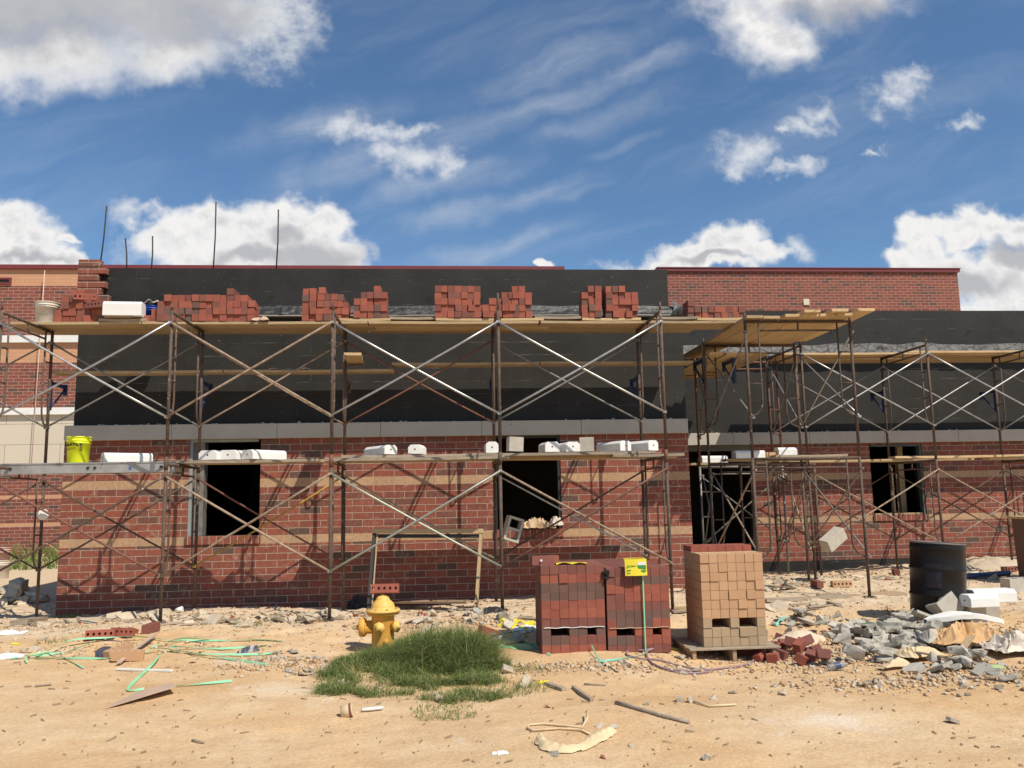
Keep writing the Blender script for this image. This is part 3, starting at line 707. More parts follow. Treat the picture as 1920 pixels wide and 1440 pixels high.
for a, c, y, z, mt, lab in (
    (14, 264, y1_, 4.005, 'wood', 'weathered top plank at the left end under the white bucket'),
    (266, 689, y1_, 4.005, 'wood', 'long weathered top plank between the first and second tall posts'),
    (185, 274, y1_, 4.047, 'woodgrey', 'short warped board lapped over the top planks by the white block'),
    (691, 1010, y1_, 4.005, 'wood', 'top plank carrying the tall brick stack left of the middle post'),
    (633, 732, y1_, 4.047, 'woodnew', 'short yellow plank end lapped over right of the second post'),
    (817, 1020, y1_, 4.047, 'woodnew', 'yellow plank under the two stacks beside the middle post'),
    (730, 830, y1_+.04, 4.075, 'woodgrey', 'thin grey board lying in the gap between two brick stacks'),
    (1014, 1240, y1_, 4.005, 'wood', 'top plank between the middle post and the last tall post'),
    (1092, 1202, y1_, 4.047, 'woodnew', 'yellow plank piece under the right hand brick stacks'),
    (1003, 1096, y1_+.03, 4.078, 'woodgrey', 'thin warped board sticking up left of the twin brick stacks'),
    (1205, 1400, y1_, 4.005, 'wood', 'top plank bridging from the last post to the tower'),
    (1308, 1398, y1_, 4.047, 'woodnew', 'yellow plank under the low brick row near the tower'),
    (1226, 1310, y1_+.1, 4.085, 'woodgrey', 'raised rough board behind the last tall post')):
    pxp(a, c, y, z, lab, GT, mt)
for a, c, mt, w_ in ((10, 330, 'wood', 'left'), (332, 700, 'wood', 'second'), (702, 1030, 'woodnew', 'third'), (1032, 1390, 'wood', 'right')):
    pxp(a, c, y2_, 4.005, 'rear top plank against the wall side, %s along the row' % w_, GT, mt)
for a, c, mt, w_ in ((60, 360, 'wood', 'left'), (362, 690, 'wood', 'second'), (692, 1000, 'wood', 'third'), (1002, 1300, 'wood', 'right')):
    pxp(a, c, 12.10, 4.003, 'innermost top plank nearest the black wall, %s along the row' % w_, GT, mt)
YB = 12.13
for a, c, z, yy_, mt, lab in ((100, 420, 3.405, YB, 'wood', 'bracket plank at the left end in front of the black wall'),
    (422, 738, 3.405, YB, 'wood', 'bracket plank in front of the black wall left of the short sawn plank'),
    (735, 1010, 3.50, YB+.02, 'wood', 'dark bracket plank behind the middle post'), (1012, 1296, 3.50, YB, 'wood', 'bracket plank reaching the right corner of the black wall'),
    (900, 1210, 3.54, YB+.24, 'wood', 'bracket plank lapped closest to the black wall')):
    pxp(a, c, yy_, z, lab, GB_, mt)
yplank(at(658, 674, 11.4).x, 11.38, 12.3, 3.535, 'short sawn plank pointing outwards above the bracket plank', GB_, 'woodnew', rz=R(3))
for a, c, y, z, mt, lab in (
    (317, 596, 11.17, 2.075, 'woodgrey', 'lower plank under the three white blocks at the left window'),
    (607, 955, 11.17, 2.075, 'woodgrey', 'thick lower plank between the second and middle posts'),
    (640, 930, 11.22, 2.115, 'woodgrey', 'upper of the doubled lower planks behind the second post'),
    (876, 1230, 11.20, 2.115, 'woodgrey', 'lower plank in front of the second window'),
    (1150, 1284, 11.17, 2.075, 'woodgrey', 'lower plank end sticking out past the last tall post'),
    (317, 620, 11.42, 2.075, 'wood', 'rear lower plank at the left window'), (615, 955, 11.42, 2.075, 'wood', 'rear lower plank between second and middle posts'),
    (945, 1270, 11.42, 2.075, 'wood', 'rear lower plank between middle and last posts')):
    pxp(a, c, y, z, lab, GL, mt)
pxp(640, 960, 11.67, 2.075, 'innermost lower plank between second and middle posts', GL, 'wood'); pxp(955, 1268, 11.67, 2.075, 'innermost lower plank between middle and last posts', GL, 'wood')
for i, (xc, y0, y1, z, mt) in enumerate(((4.30, 10.98, 14.5, 3.965, 'wood'), (4.55, 11.02, 14.4, 3.965, 'wood'), (4.80, 10.9, 13.25, 3.965, 'woodnew'), (5.05, 10.9, 13.3, 3.965, 'woodnew'), (5.29, 10.88, 13.2, 3.965, 'woodnew'), (5.53, 10.84, 13.1, 3.965, 'woodnew'))):
    yplank(xc, y0, y1, z, 'plank running front to back on top of the tower, %s from the left' % ['first', 'second', 'third', 'fourth', 'fifth', 'sixth'][i], GW, mt, rz=R(rnd.uniform(-.5, .5)))
yplank(5.78, 10.72, 13.0, 4.005, 'outermost tower plank jutting past the right front leg', GW, 'woodnew', rz=R(-1))
yplank(5.0, 10.8, 13.2, 4.005, 'lapped second layer plank on top of the tower, left', GW, 'woodnew', rz=R(1.5)); yplank(5.4, 10.75, 13.2, 4.005, 'lapped second layer plank on top of the tower, right', GW, 'woodnew')
for i in range(4):
    yplank(4.32+.25*i, 12.72+.04*i, 15.3, 3.745, 'lower plank running back to the wall behind the tower, %s of four' % ['first', 'second', 'third', 'last'][i], GW, 'woodnew' if i < 2 else 'wood', rz=R(rnd.uniform(-1, 1)))
plank(4.0, 5.0, 15.1, 3.70, 'loose board laid across under the back ends of the tower planks', GW, 'wood')
plank(at(1365, 860, 13).x, at(1565, 860, 13).x, 13.2, 2.065, 'dark low plank behind the tower carrying white blocks', GW, 'wood'); plank(4.3, 6.2, 14.75, 2.06, 'plank by the doorway carrying one white block', GW, 'wood')
plank(5.2, 6.4, 12.95, 2.105, 'short grey board lapped on the low tower plank', GW, 'woodgrey')
for a, c, y, z, mt, lab in ((5.9, 8.6, 14.25, 3.975, 'woodnew', 'top plank at the left end of the right scaffold'), (8.3, 10.9, 14.25, 4.0, 'woodnew', 'top plank lapped in the middle of the right scaffold'), (10.7, 13, 14.25, 3.975, 'woodnew', 'top plank leaving the picture on the right scaffold'),
    (5.9, 8.2, 14.5, 3.975, 'wood', 'rear top plank at the left end of the right scaffold'), (8.2, 13, 14.5, 3.975, 'wood', 'rear top plank along the rest of the right scaffold'),
    (5.7, 8.1, 14.0, 2.055, 'wood', 'low plank in front of the right window'), (7.75, 10.1, 13.95, 2.095, 'woodnew', 'yellow low plank lapped right of the window'), (9.5, 12.6, 14.0, 2.055, 'woodnew', 'low plank leaving the picture at the right edge'),
    (5.9, 8.9, 14.76, 3.975, 'wood', 'third top plank from the front at the left of the right scaffold'), (8.9, 13, 14.76, 3.975, 'wood', 'third top plank from the front at the right of the right scaffold'), (6.1, 13, 15.0, 3.97, 'wood', 'top plank nearest the right wall'),
    (6.0, 9.4, 14.28, 2.055, 'wood', 'rear low plank behind the right window plank')):
    plank(a, c, y, z, lab, GR, mt)
# aluminium plank at the left end
ap0, ap1 = at(-60, 880, 11).x, at(328, 870, 11).x; za, zb_ = at(150, 886, 11).z, at(150, 869, 11).z
AP = empty('aluminium_plank', ((ap0+ap1)/2, 11.2, za)); tag(AP, 'scuffed aluminium scaffold plank at the lower left holding the neon bucket', 'plank')
b = MB(); b.span(ap0, ap1, 11.0, 11.03, za, zb_, .004); b.span(ap0, ap1, 11.45, 11.48, za, zb_, .004); b.span(ap0, ap1, 10.99, 11.035, zb_-.004, zb_+.012); b.span(ap0, ap1, 11.0, 11.035, za-.008, za+.004); b.build('side_rail', M['alu'], AP)
MB().span(ap0+.01, ap1-.01, 11.036, 11.449, zb_-.02, zb_-.002).build('deck', M['woodgrey'], AP)
b = MB()
for px in (20, 165, 178, 302):
    p = at(px, 878, 11); b.lathe([(.018, 0), (.018, .012), (.009, .012)], 10, (p.x, 11.0, (za+zb_)/2), Matrix.Rotation(R(90), 3, 'X'))
b.build('rivet', M['framedark'], AP)
MB().span(at(242, 872, 11).x, at(247, 872, 11).x, 10.993, 10.9995, za+.03, za+.065).build('sticker', M['inkblue'], AP)
for t in (.02, .98):
    MB().span(ap0+(ap1-ap0)*t-.02, ap0+(ap1-ap0)*t+.02, 11.04, 11.44, za-.035, za-.001).build('hook', M['alu'], AP)
# ------------------------------------------------------------ bricks
def cored(mat, L=.295, W=.092, H=.092, nh=5, hr=.0155):
    b = MB(); cw = L/nh
    for i in range(nh):
        cx = -L/2+cw*(i+.5); out_ = []; inn = []
        for k in range(8):
            a = R(45*k); ox, oy = [(1,0),(1,1),(0,1),(-1,1),(-1,0),(-1,-1),(0,-1),(1,-1)][k]
            out_.append((cx+ox*cw/2, oy*W/2)); inn.append((cx+hr*math.cos(a), hr*math.sin(a)*1.15))
        for z, fl in ((-H/2, 1), (H/2, 0)):
            vs = [(x, y, z) for x, y in out_]+[(x, y, z) for x, y in inn]
            fs = [(k, (k+1) % 8, 8+(k+1) % 8, 8+k) for k in range(8)]
            if fl: fs = [f[::-1] for f in fs]
            b.add(vs, fs)
        vs = [(x, y, -H/2) for x, y in inn]+[(x, y, H/2) for x, y in inn]
        b.add(vs, [(k, 8+k, 8+(k+1) % 8, (k+1) % 8) for k in range(8)])
    l, w_ = L/2, W/2; h = H/2
    b.add([(-l,-w_,-h),(l,-w_,-h),(l,-w_,h),(-l,-w_,h)], [(0,1,2,3)]); b.add([(-l,w_,-h),(l,w_,-h),(l,w_,h),(-l,w_,h)], [(3,2,1,0)])
    b.add([(-l,-w_,-h),(-l,w_,-h),(-l,w_,h),(-l,-w_,h)], [(3,2,1,0)]); b.add([(l,-w_,-h),(l,w_,-h),(l,w_,h),(l,-w_,h)], [(0,1,2,3)])
    return b.mesh('brick', mat, fix=False)
def solidbrick(mat, L=.295, W=.0925, H=.0915): return MB().box((0,0,0), (L, W, H), None, .0022).mesh('brick', mat)
CB = {k: cored(M[k]) for k in ('brick', 'brickd', 'brickm', 'brickt')}
SB = {k: solidbrick(M[k]) for k in ('brick', 'brickd', 'brickm', 'brickt', 'brickg')}
def brick(loc, rot, kind, label, group, mesh=None):
    o = local_obj('brick', (mesh or CB)[kind], None, loc, rot); return tag(o, label, 'brick', group)
def stack(px, heights, z0, yf, where, extra=(), lean={}, dark=.16, tilt=0.0, pitch=.0935):
    x0 = at(px, 590, yf).x; g = 'bricks '+where
    for i, h in enumerate(heights):
        for k in range(int(h)):
            r = rnd.random(); kd = 'brickd' if r < dark*.55 else ('brickm' if r < dark+.12 else 'brick')
            lab = {'brick': 'red brick', 'brickd': 'dark brown brick', 'brickm': 'maroon brick'}[kd]
            top = k == int(h)-1
            la = R(lean.get(i, 0))*(k/max(1, h)); dx = math.sin(la)*.09*k*.6
            brick((x0+pitch*(i+.5)+dx+rnd.uniform(-.004, .004), yf+.148+rnd.uniform(-.02, .022), z0+.0925*(k+.5)+.001), (rnd.uniform(-.012, .012), la, R(90)+rnd.uniform(-.05, .05)), kd,
                  ('top ' if top else '')+lab+' '+where, g+(', top' if top else '')+' '+lab)
ZP, ZP2 = 4.044, 4.086
stack(103, [2,4,5,5,4,4,3], ZP, 11.56, 'in the stack right of the white bucket', lean={0:-6})
stack(231, [1,1,1,1,2], ZP, 11.56, 'in the low row in front of the blue pails')
stack(294, [3,4,4,4,4,4,4,4,4,4,5,4,4,3], ZP, 11.50, 'in the long stack behind the first tall post', lean={13: 7})
stack(567, [5,5,5,4,4], ZP, 11.50, 'in the stack left of the second post', lean={2: 9, 3: 8, 4: 9})
stack(628, [4,3], ZP, 11.53, 'just right of the second post on the top deck', lean={0: 12})
stack(663, [3,4,4,5,4], ZP2, 11.50, 'in the stack left of the thin grey deck board')
stack(815, [5,5,5,5,5,5,5], ZP2, 11.50, 'in the widest tall stack left of the middle post')
stack(905, [2,3,3,4,4], ZP2, 11.49, 'in the low pile touching the middle post')
stack(961, [5,5,4], ZP2, 11.50, 'in the narrow stack right of the middle post')
stack(1092, [4,5,5], ZP2, 11.50, 'in the left twin stack near the last tall post')
stack(1137, [5,5,5,4,4], ZP2, 11.50, 'in the right twin stack near the last tall post')
stack(1304, [2,2,2,2,2,2,2,2], ZP2, 11.60, 'in the low two-high row near the tower', dark=.3)
stack(1291, [3], ZP2, 11.60, 'at the left end of the low tower row', dark=1.0)
# loose bricks lying across stacks, showing their cores
for px, py, rz, kd, y in ((183, 570, -20, 'brickm', 11.52), (160, 556, 14, 'brick', 11.58)):
    p = at(px, py+2, y); brick((p.x, p.y, p.z), (R(84), 0, R(rz)), kd, 'brick turned lengthways with its cores showing on the stack by the white bucket', 'lengthways bricks by the white bucket')
# ------------------------------------------------------------ white cast stone blocks
def blockmesh(L, W=.19, H=.125, ch=.035, hole=True, mat='caststone'):
    b = MB(); pr = [(-W/2, 0), (W/2, 0), (W/2, H-ch), (W/2-ch, H), (-W/2+ch, H), (-W/2, H-ch)]
    b.prism(pr, 'x', -L/2, L/2); me = b.mesh('cast_stone_block', M[mat]); 
    bm = bmesh.new(); bm.from_mesh(me); bmesh.ops.bevel(bm, geom=list(bm.edges), offset=.004, segments=1, affect='EDGES'); bm.to_mesh(me); bm.free()
    return me
def stoneblk(px, py, Y, L, ang, label, W=.19, H=.125, tilt=0, Z=None, base_on=None):
    p = at(px, py, Y); z = p.z if Z is None else Z
    o = local_obj('cast_stone_block', blockmesh(L, W, H), None, (p.x+math.cos(R(ang))*L/2, p.y+math.sin(R(ang))*L/2, z), (0, R(tilt), R(ang)))
    tag(o, label, 'stone block', 'white cast stone blocks'); hb = MB().lathe([(.011, 0), (.011, .004), (.004, .004)], 8, (-L/2-.003, 0, H*.52), Matrix.Rotation(R(90), 3, 'Y'))
    h = local_obj('lifting_hole', hb.mesh('lifting_hole', M['void']), o); return o
Z1P = 2.155; Z1S = 2.115
stoneblk(192, 866, 11.14, .60, 36, 'white chamfered block beside the neon bucket with a band round it', Z=zb_+.014)
b = MB(); p = at(233, 866, 11.15)
stoneblk(389, 861, 11.1, .5, 76, 'leftmost of the three white blocks at the left window', Z=Z1S, W=.26); stoneblk(427, 861, 11.1, .5, 74, 'middle one of the three white blocks at the left window', Z=Z1S, W=.26)
stoneblk(463, 861, 11.08, .55, 50, 'rightmost of the three white blocks at the left window', Z=Z1S, W=.24)
stoneblk(733, 859, 11.12, .6, 122, 'white block lying aslant right of the second post', Z=Z1P); stoneblk(778, 857, 11.12, .3, 80, 'short white block standing alone right of the slanted one', Z=Z1P)
stoneblk(923, 852, 11.12, .3, 92, 'white block just left of the middle post', Z=Z1P, W=.17, H=.15); stoneblk(1036, 853, 11.12, .4, 97, 'white block over the right side of the second window', Z=Z1P, W=.2, H=.14)
stoneblk(1075, 854, 11.12, .4, 100, 'white block touching the upright grey block', Z=Z1P, W=.2, H=.135)
stoneblk(1174, 853, 11.12, .55, 116, 'left one of the two white blocks near the last tall post', Z=Z1P, H=.14); stoneblk(1226, 853, 11.12, .55, 122, 'right one of the two white blocks near the last tall post', Z=Z1P, H=.14)
stoneblk(1313, 872, 14.75, .5, 8, 'white block in the shade over the doorway', Z=2.1); stoneblk(1376, 860, 13.1, .50, 4, 'white block in half shade behind the tower', Z=2.105)
stoneblk(1456, 860, 13.1, .33, 4, 'sunlit white block on the low tower plank', Z=2.145)
p = at(1434, 860, 13.1); brick((p.x+.14, 13.1, 2.152), (0, 0, R(12)), 'brickt', 'tan brick between two white blocks on the low tower plank', None)
stoneblk(196, 600, 11.5, .50, 4, 'big white block among the bricks on the top planks', W=.22, H=.20, Z=ZP2+.02)
MB_ = MB().span(at(198, 600, 11.5).x, at(250, 600, 11.5).x, 11.45, 11.65, ZP2, ZP2+.018); tag(MB_.build('lath', M['woodgrey']), 'thin lath under the big white block on the top planks', 'lath')
# grey concrete blocks
def cmu(L=.397, W=.194, H=.194, mat='cmu'):
    b = MB(); t = .032
    b.span(-L/2, L/2, -W/2, -W/2+t, -H/2, H/2); b.span(-L/2, L/2, W/2-t, W/2, -H/2, H/2)
    for x0 in (-L/2, -t/2, L/2-t): b.span(x0, x0+t, -W/2+t+.0001, W/2-t-.0001, -H/2, H/2)
    return b.mesh('concrete_block', M[mat], fix=False)
CM = cmu(); CMH = cmu(.194)
def cmublk(loc, rot, label, me=None, g='grey concrete blocks'):
    o = local_obj('concrete_block', me or CM, None, loc, rot); return tag(o, label, 'concrete block', g)
p = at(966, 852, 11.2); cmublk((p.x, 11.22, Z1P+.115), (0, R(3), R(8)), 'half concrete block standing behind the middle post on the lower plank', CMH)
p = at(1102, 852, 11.2); cmublk((p.x, 11.25, Z1P+.10), (0, 0, R(-10)), 'upright fluted concrete block between white blocks on the lower plank', CMH)
p = at(958, 992, 11.9); cmublk((p.x+.02, 11.86, p.z), (R(90), R(-72), R(14)), 'concrete block hanging tilted below the second window with open cores', cmu(.34, .23, .15))
p = at(1562, 1011, 12.9)
b = MB().box((0,0,0), (.40, .19, .20), None, .006); o = local_obj('concrete_block', b.mesh('concrete_block', M['cmu']), None, (p.x, 12.9, p.z), (R(10), R(-32), R(16))); tag(o, 'solid concrete block caught tilted on a brace of the right scaffold', 'concrete block')
# ------------------------------------------------------------ strapped brick cubes on the ground
def cube(name, x0, yf, zb, cols, rows, px_, pz, depth, rowk, gaps, label, dusty=()):
    root = empty(name, (x0+cols*px_/2, yf+.15, zb)); tag(root, label, 'brick pallet', None)
    L = .295
    for r in range(rows):
        for c in range(cols):
            if (r, c) in gaps: continue
            z = zb+pz*(rows-1-r)+pz/2; kd = rowk[r] if isinstance(rowk[r], str) else rowk[r][c]
            jit = rnd.uniform(-.003, .003)+(rnd.choice([0, 0, 0, -.010, .006]) if (r > 1 and kd in ('brickt', 'brickg')) or rnd.random() < .06 else 0)
            o = local_obj('brick', SB[kd], root, (x0+px_*(c+.5)-root.location.x, yf+L/2+jit-root.location.y, z-zb), (0, 0, R(90)+rnd.uniform(-.006, .006)))
    b = MB(); b2 = {}
    nd = int(round(depth/.3))
    for r in range(rows):
        for c in range(cols):
            for d_ in range(1, nd):
                if (r, c) in gaps: continue
                z = zb+pz*(rows-1-r)+pz/2
                b.box((x0+px_*(c+.5), yf+.3*d_+L/2+rnd.uniform(-.004, .004), z+rnd.uniform(-.001, .001)), (.0915, L-.002, .0905))
    kd = rowk[0] if isinstance(rowk[0], str) else rowk[0][0]
    o = b.build('brick_courses_behind', M[kd], root); o['kind'] = 'stuff'
    return root
cx0 = at(1015, 1140, 8.7).x; cz0 = G(cx0+.3, 8.8)-.012; pz1 = (at(1070, 1060, 8.7).z-cz0)/10
C1 = cube('brick_cube', cx0, 8.7, cz0, 7, 10, .0945, pz1, .6, ['brickm','brick','brickd','brickd','brick','brick','brickm',['brickd']*7,['brickd','brickd','brickd','brickm','brickm','brickm','brickm'],'brick'],
    {(7,1),(7,2),(7,5)}, 'left strapped cube of red and maroon bricks with a lone brick on top')
cx1 = at(1138, 1140, 8.7).x; cz1 = G(cx1+.3, 8.8)-.012; pz2 = (at(1200, 1064, 8.7).z-cz1)/10
C2 = cube('brick_cube', cx1, 8.7, cz1, 7, 10, .0945, pz2, 1.2, ['brickm',['brickm']*3+['brickd']*4,'brick',['brickm','brickm']+['brick']*5,'brickm','brickd',['brick','brickd','brickd','brickd','brickd','brick','brick'],['brick']*7,['brickd','brickd','brickd','brickm','brick','brick','brick'],['brickm']*7],
    {(7,1),(7,2),(7,5)}, 'right strapped cube of dark red bricks with a yellow label and green strap')
ex, ez = cx1+7*.0945, cz1+10*pz2
sx = at(1207, 1130, 8.68).x
MB().span(sx-.007, sx+.007, 8.672, 8.676, cz1, ez+.004).span(sx-.007, sx+.007, 8.676, 9.6, ez+.003, ez+.006).build('strap', M['strap'], C2)
lx0, lx1 = at(1171, 1060, 8.66).x, at(1212, 1060, 8.66).x; lz0, lz1 = at(1190, 1079, 8.66).z, at(1190, 1048, 8.66).z
lab = MB().grid(lambda u, v: Vector((lx0+(lx1-lx0)*u, 8.655-.03*math.sin(math.pi*u)*.5-.02*(1-v), lz0+(lz1-lz0)*v)), 8, 6)
lab.grid(lambda u, v: Vector((lx0+(lx1-lx0)*u, 8.655+.1*v, lz1+.002+.004*math.sin(3*u))), 8, 4)
LB = lab.build('label', M['yellowtag'], C2, fix=False)
lw = lx1-lx0; lh = lz1-lz0
def decal(x0, x1, z0, z1, y, mat, par, nm): return MB().span(x0, x1, y-.0025, y, z0, z1).build(nm, mat, par)
decal(lx0+lw*.56, lx0+lw*.95, lz0+lh*.40, lz0+lh*.62, 8.632, M['greenink'], LB, 'green_box'); decal(lx0+lw*.56, lx0+lw*.95, lz0+lh*.63, lz0+lh*.82, 8.632, M['whiteink'], LB, 'white_box')
b = MB()
for zz, a, c in ((.56, .08, .22), (.56, .26, .48), (.30, .08, .26), (.13, .08, .24), (.13, .32, .40), (.27, .70, .95), (.20, .70, .9)):
    b.span(lx0+lw*a, lx0+lw*c, 8.628, 8.631, lz0+lh*zz, lz0+lh*(zz+.055))
b.build('print', M['greenink'], LB)
# brown paper sheet edges between layers
for cx, cz, pz in ((cx0, cz0, pz1), (cx1, cz1, pz2)):
    MB().grid(lambda u, v: Vector((cx+.02+.63*u, 8.688+.02*v, cz+pz*3+.001-.006*(1-v)+.003*math.sin(u*23))), 24, 3).build('paper_sheet', M['foam'] if cx == cx0 else M['paper'], C1 if cx == cx0 else C2, fix=False)
# dark scraps of wrapping caught between the cubes
b = MB()
for i in range(5):
    s = i*2.3
    b.grid(lambda u, v: Vector((cx1-.03+.05*u+.02*math.sin(s+v*5), 8.66+.08*v+.015*math.sin(s+u*7), ez-.10+.03*i*.6+.04*v*math.cos(s)+.02*math.sin(u*9+s))), 7, 7)
b.build('wrapping', M['wrap'], C2, fix=False)
ez0 = cz0+10*pz1
brick((cx0+.06, 8.86, ez0+.047), (0, 0, R(12)), 'brickm', 'lone brick with a white dot lying on top of the left brick cube', None)
tag(MB().lathe([(.013, 0), (.012, .004)], 10, (cx0+.02, 8.785, ez0+.05), Matrix.Rotation(R(90), 3, 'X')).build('paint_spot', M['foam']), 'round white spot on the lone brick', 'paint spot')
b = MB()
b.grid(lambda u, v: Vector((cx0+.17+.32*u, 8.72+.16*v+.03*math.sin(u*5), ez0+.006+.02*abs(math.sin(u*6+v*4))*(1-v*.4))), 18, 8)
tag(b.build('yellow_tag', M['yellowtag'], fix=False), 'crumpled yellow tag lying on the left brick cube', 'tag')
# tan cube on its timber pallet
tx0 = at(1316, 1130, 8.6).x; tz0 = at(1370, 1212, 8.6).z; tpz = (at(1370, 1038, 8.6).z-tz0)/10
C3 = cube('tan_brick_cube', tx0, 8.6, tz0, 7, 10, .0955, tpz, .6, ['brickt']*7+['brickg']+['brickg']*2, {(7,1),(7,2),(7,4),(7,5)}, 'strapped cube of tan bricks with grey dusty bottom courses')
for c, y_ in ((1, 8.62), (2, 8.63), (3, 8.64)): pass
b = MB().grid(lambda u, v: Vector((tx0+.1*u*0+.66*u, 8.598+.6*v, tz0+10*tpz+.004+.002*math.sin(u*30))), 20, 10)
for nm, kd, x_, y_, rz in [(0, 'brick', .05+.0955*i, 9.06+.004*(i % 2), 90) for i in range(7)]:
    brick((tx0+x_, y_, tz0+10*tpz+.018), (0, 0, R(rz)), kd, 'red brick in the row lying on the back of the tan brick cube', 'red bricks on the tan cube')
b = MB(); tzt = tz0+10*tpz
b.span(tx0-.004, tx0+.008, 8.6, 9.19, tzt, tzt+.004); b.span(tx0+.66, tx0+.672, 8.6, 9.19, tzt, tzt+.004); b.span(tx0, tx0+.665, 8.75, 8.762, tzt+.002, tzt+.006)
b.build('strap', M['sack'], C3)
PL = empty('timber_pallet', (tx0+.33, 8.85, G(tx0+.33, 8.7))); tag(PL, 'timber pallet under the tan brick cube', 'pallet')
for x_ in (tx0-.12, tx0+.30, tx0+.72):
    g = G(x_, 8.6)-.01; MB().span(x_-.02, x_+.02, 8.54, 9.3, g, tz0-.022, .003).build('stringer', M['wood'], PL)
for k, y_ in enumerate((8.52, 8.68, 8.84, 9.0, 9.16)):
    MB().span(tx0-.17, tx0+.78, y_, y_+.11, tz0-.02, tz0-.001, .002).build('deck_board', M['woodgrey'], PL)
# black wrapped cube at the right edge
rx0 = at(1962, 1000, 12.0).x; rzb = G(rx0+.4, 12.2)-.02; rzt = at(1900, 976, 12).z
RC = empty('wrapped_cube', (rx0+.5, 12.4, rzb)); tag(RC, 'dark wrapped brick cube at the right picture edge with a pale board on top', 'brick pallet')
b = MB(); b.prism([(rx0, rzb), (rx0+1.1, rzb), (rx0+1.1, rzt), (rx0-.04, rzt)], 'y', 12.0, 12.7); b.build('bricks', M['brickd'], RC)
b = MB()
for i in range(9): b.tube([(rx0+.04+.11*i, 11.992, rzb+.01), (rx0+.0+.11*i, 11.985, rzt)], .004, 5)
b.build('wrapping', M['wrap'], RC)
MB().span(rx0-.09, rx0+1.2, 11.93, 12.75, rzt+.002, rzt+.04, .004).build('top_board', M['woodnew'], RC)
p = at(1912, 1098, 11.6); cmublk((p.x, 11.65, G(p.x, 11.6)+.09), (0, 0, R(5)), 'concrete block on the ground below the wrapped cube')
# ------------------------------------------------------------ steel drum
bp = gp(1779, 1168); BX, BY = bp.x, bp.y+.2; bz = G(BX, BY)-.01
DR = empty('steel_drum', (BX, BY, bz)); tag(DR, 'black ribbed steel drum standing open behind the grey rubble', 'drum')
Rt = Matrix.Rotation(R(4.2), 3, 'Y'); r0 = .292; H_ = .88
prof = [(r0-.01, 0), (r0+.006, .008), (r0+.006, .02), (r0-.002, .028)]
for zz in (.29, .585, .82):
    prof += [(r0-.002, zz-.025), (r0+.010 if zz < .8 else r0+.004, zz-.006), (r0+.010 if zz < .8 else r0+.004, zz+.006), (r0-.002, zz+.025)]
prof += [(r0-.002, H_-.012)]
MB().lathe([(a, z) for a, z in prof], 48, (BX, BY, bz), Rt, capt=False).build('body', M['barrel'], DR, org=Vector((BX, BY, bz)))
rim = [(r0+.008*math.cos(a)-.002, H_-.006+.009*math.sin(a)) for a in [R(t) for t in range(-90, 271, 40)]]
MB().lathe(rim, 48, (BX, BY, bz), Rt, capb=False, capt=False).build('rim', M['barrelrim'], DR)
MB().lathe([(r0-.012, .03), (r0-.012, H_-.01)], 40, (BX, BY, bz), Rt, capb=True, capt=False).build('lining', M['rust'], DR)
def wl(u, v):
    a = R(212+36*u); z = .38+.27*v; q = Rt @ Vector(((r0+.0035)*math.cos(a), (r0+.0035)*math.sin(a), z)); return Vector((BX+q.x, BY+q.y, bz+q.z))
MB().grid(wl, 10, 6).build('worn_label', M['inkpurple'], DR, fix=False)
# ------------------------------------------------------------ fire hydrant
hp = at(718, 1205, 9.05); HX, HY = hp.x, 9.05; hz0 = G(HX, HY)-.12
k_ = .0059
HZ = lambda py: at(718, py, HY).z
HD = empty('fire_hydrant', (HX, HY, hz0)); tag(HD, 'yellow fire hydrant half sunk in the grass patch', 'fire hydrant')
zf = HZ(1146)
MB().lathe([(.17, 0), (.17, .03), (.125, .035), (.118, .12), (.118, zf-.05-hz0), (.128, zf-.035-hz0), (.165, zf-.03-hz0), (.165, zf-.008-hz0)], 32, (HX, HY, hz0)).build('barrel', M['hydrant'], HD)
zt = HZ(1116)
bn = MB().lathe([(.178, zf-.006), (.182, zf+.008), (.176, zf+.022), (.125, zf+.03), (.122, zf+.055), (.108, zf+.085), (.088, zf+.105), (.084, zf+.112), (.074, zf+.112), (.072, zf+.13), (.060, zf+.152), (.035, zf+.166), (.018, zf+.17), (.016, zt+.02)], 32, (HX, HY, 0))
bo_ = bn.build('bonnet', M['hydrantcap'], HD)
for k in range(8):
    a = R(45*k+20); MB().lathe([(.013, 0), (.013, .014)], 6, (HX+.152*math.cos(a), HY+.152*math.sin(a), zf+.022)).build('bolt', M['rustcream'], bo_)
Ry = Matrix.Rotation(R(-90), 3, 'Y'); zn = HZ(1175)
n_ = MB().lathe([(.068, .10), (.068, .17), (.082, .172), (.082, .182)], 20, (HX, HY, zn), Ry).build('steamer_nozzle', M['hydrant'], HD)
MB().lathe([(.092, .183), (.098, .19), (.098, .235), (.085, .248), (.03, .252), (.03, .258), (.02, .285)], 16, (HX, HY, zn), Ry).build('cap', M['hydrant'], n_)
Rf = Matrix.Rotation(R(90), 3, 'X')
for ang, zo in ((-10, 0.01), (62, .01)):
    Rn = Matrix.Rotation(R(ang), 3, 'Z') @ Rf
    n2_ = MB().lathe([(.045, .09), (.045, .145), (.056, .147), (.056, .155)], 16, (HX, HY, zn+zo), Rn).build('hose_nozzle', M['hydrant'], HD)
    MB().lathe([(.060, .156), (.062, .16), (.060, .182), (.025, .188), (.025, .19), (.016, .206)], 8, (HX, HY, zn+zo), Rn).build('cap', M['hydrantcap'], n2_)
MB().lathe([(.03, .11), (.03, .13), (.014, .15)], 12, (HX, HY, zn-.14), Matrix.Rotation(R(20), 3, 'Z') @ Rf).build('drain_plug', M['hydrant'], HD)
brick((HX+.02, HY, zt+.02+.047), (R(78), 0, R(-2)), 'brick', 'red brick with five round cores balanced on the hydrant', None)
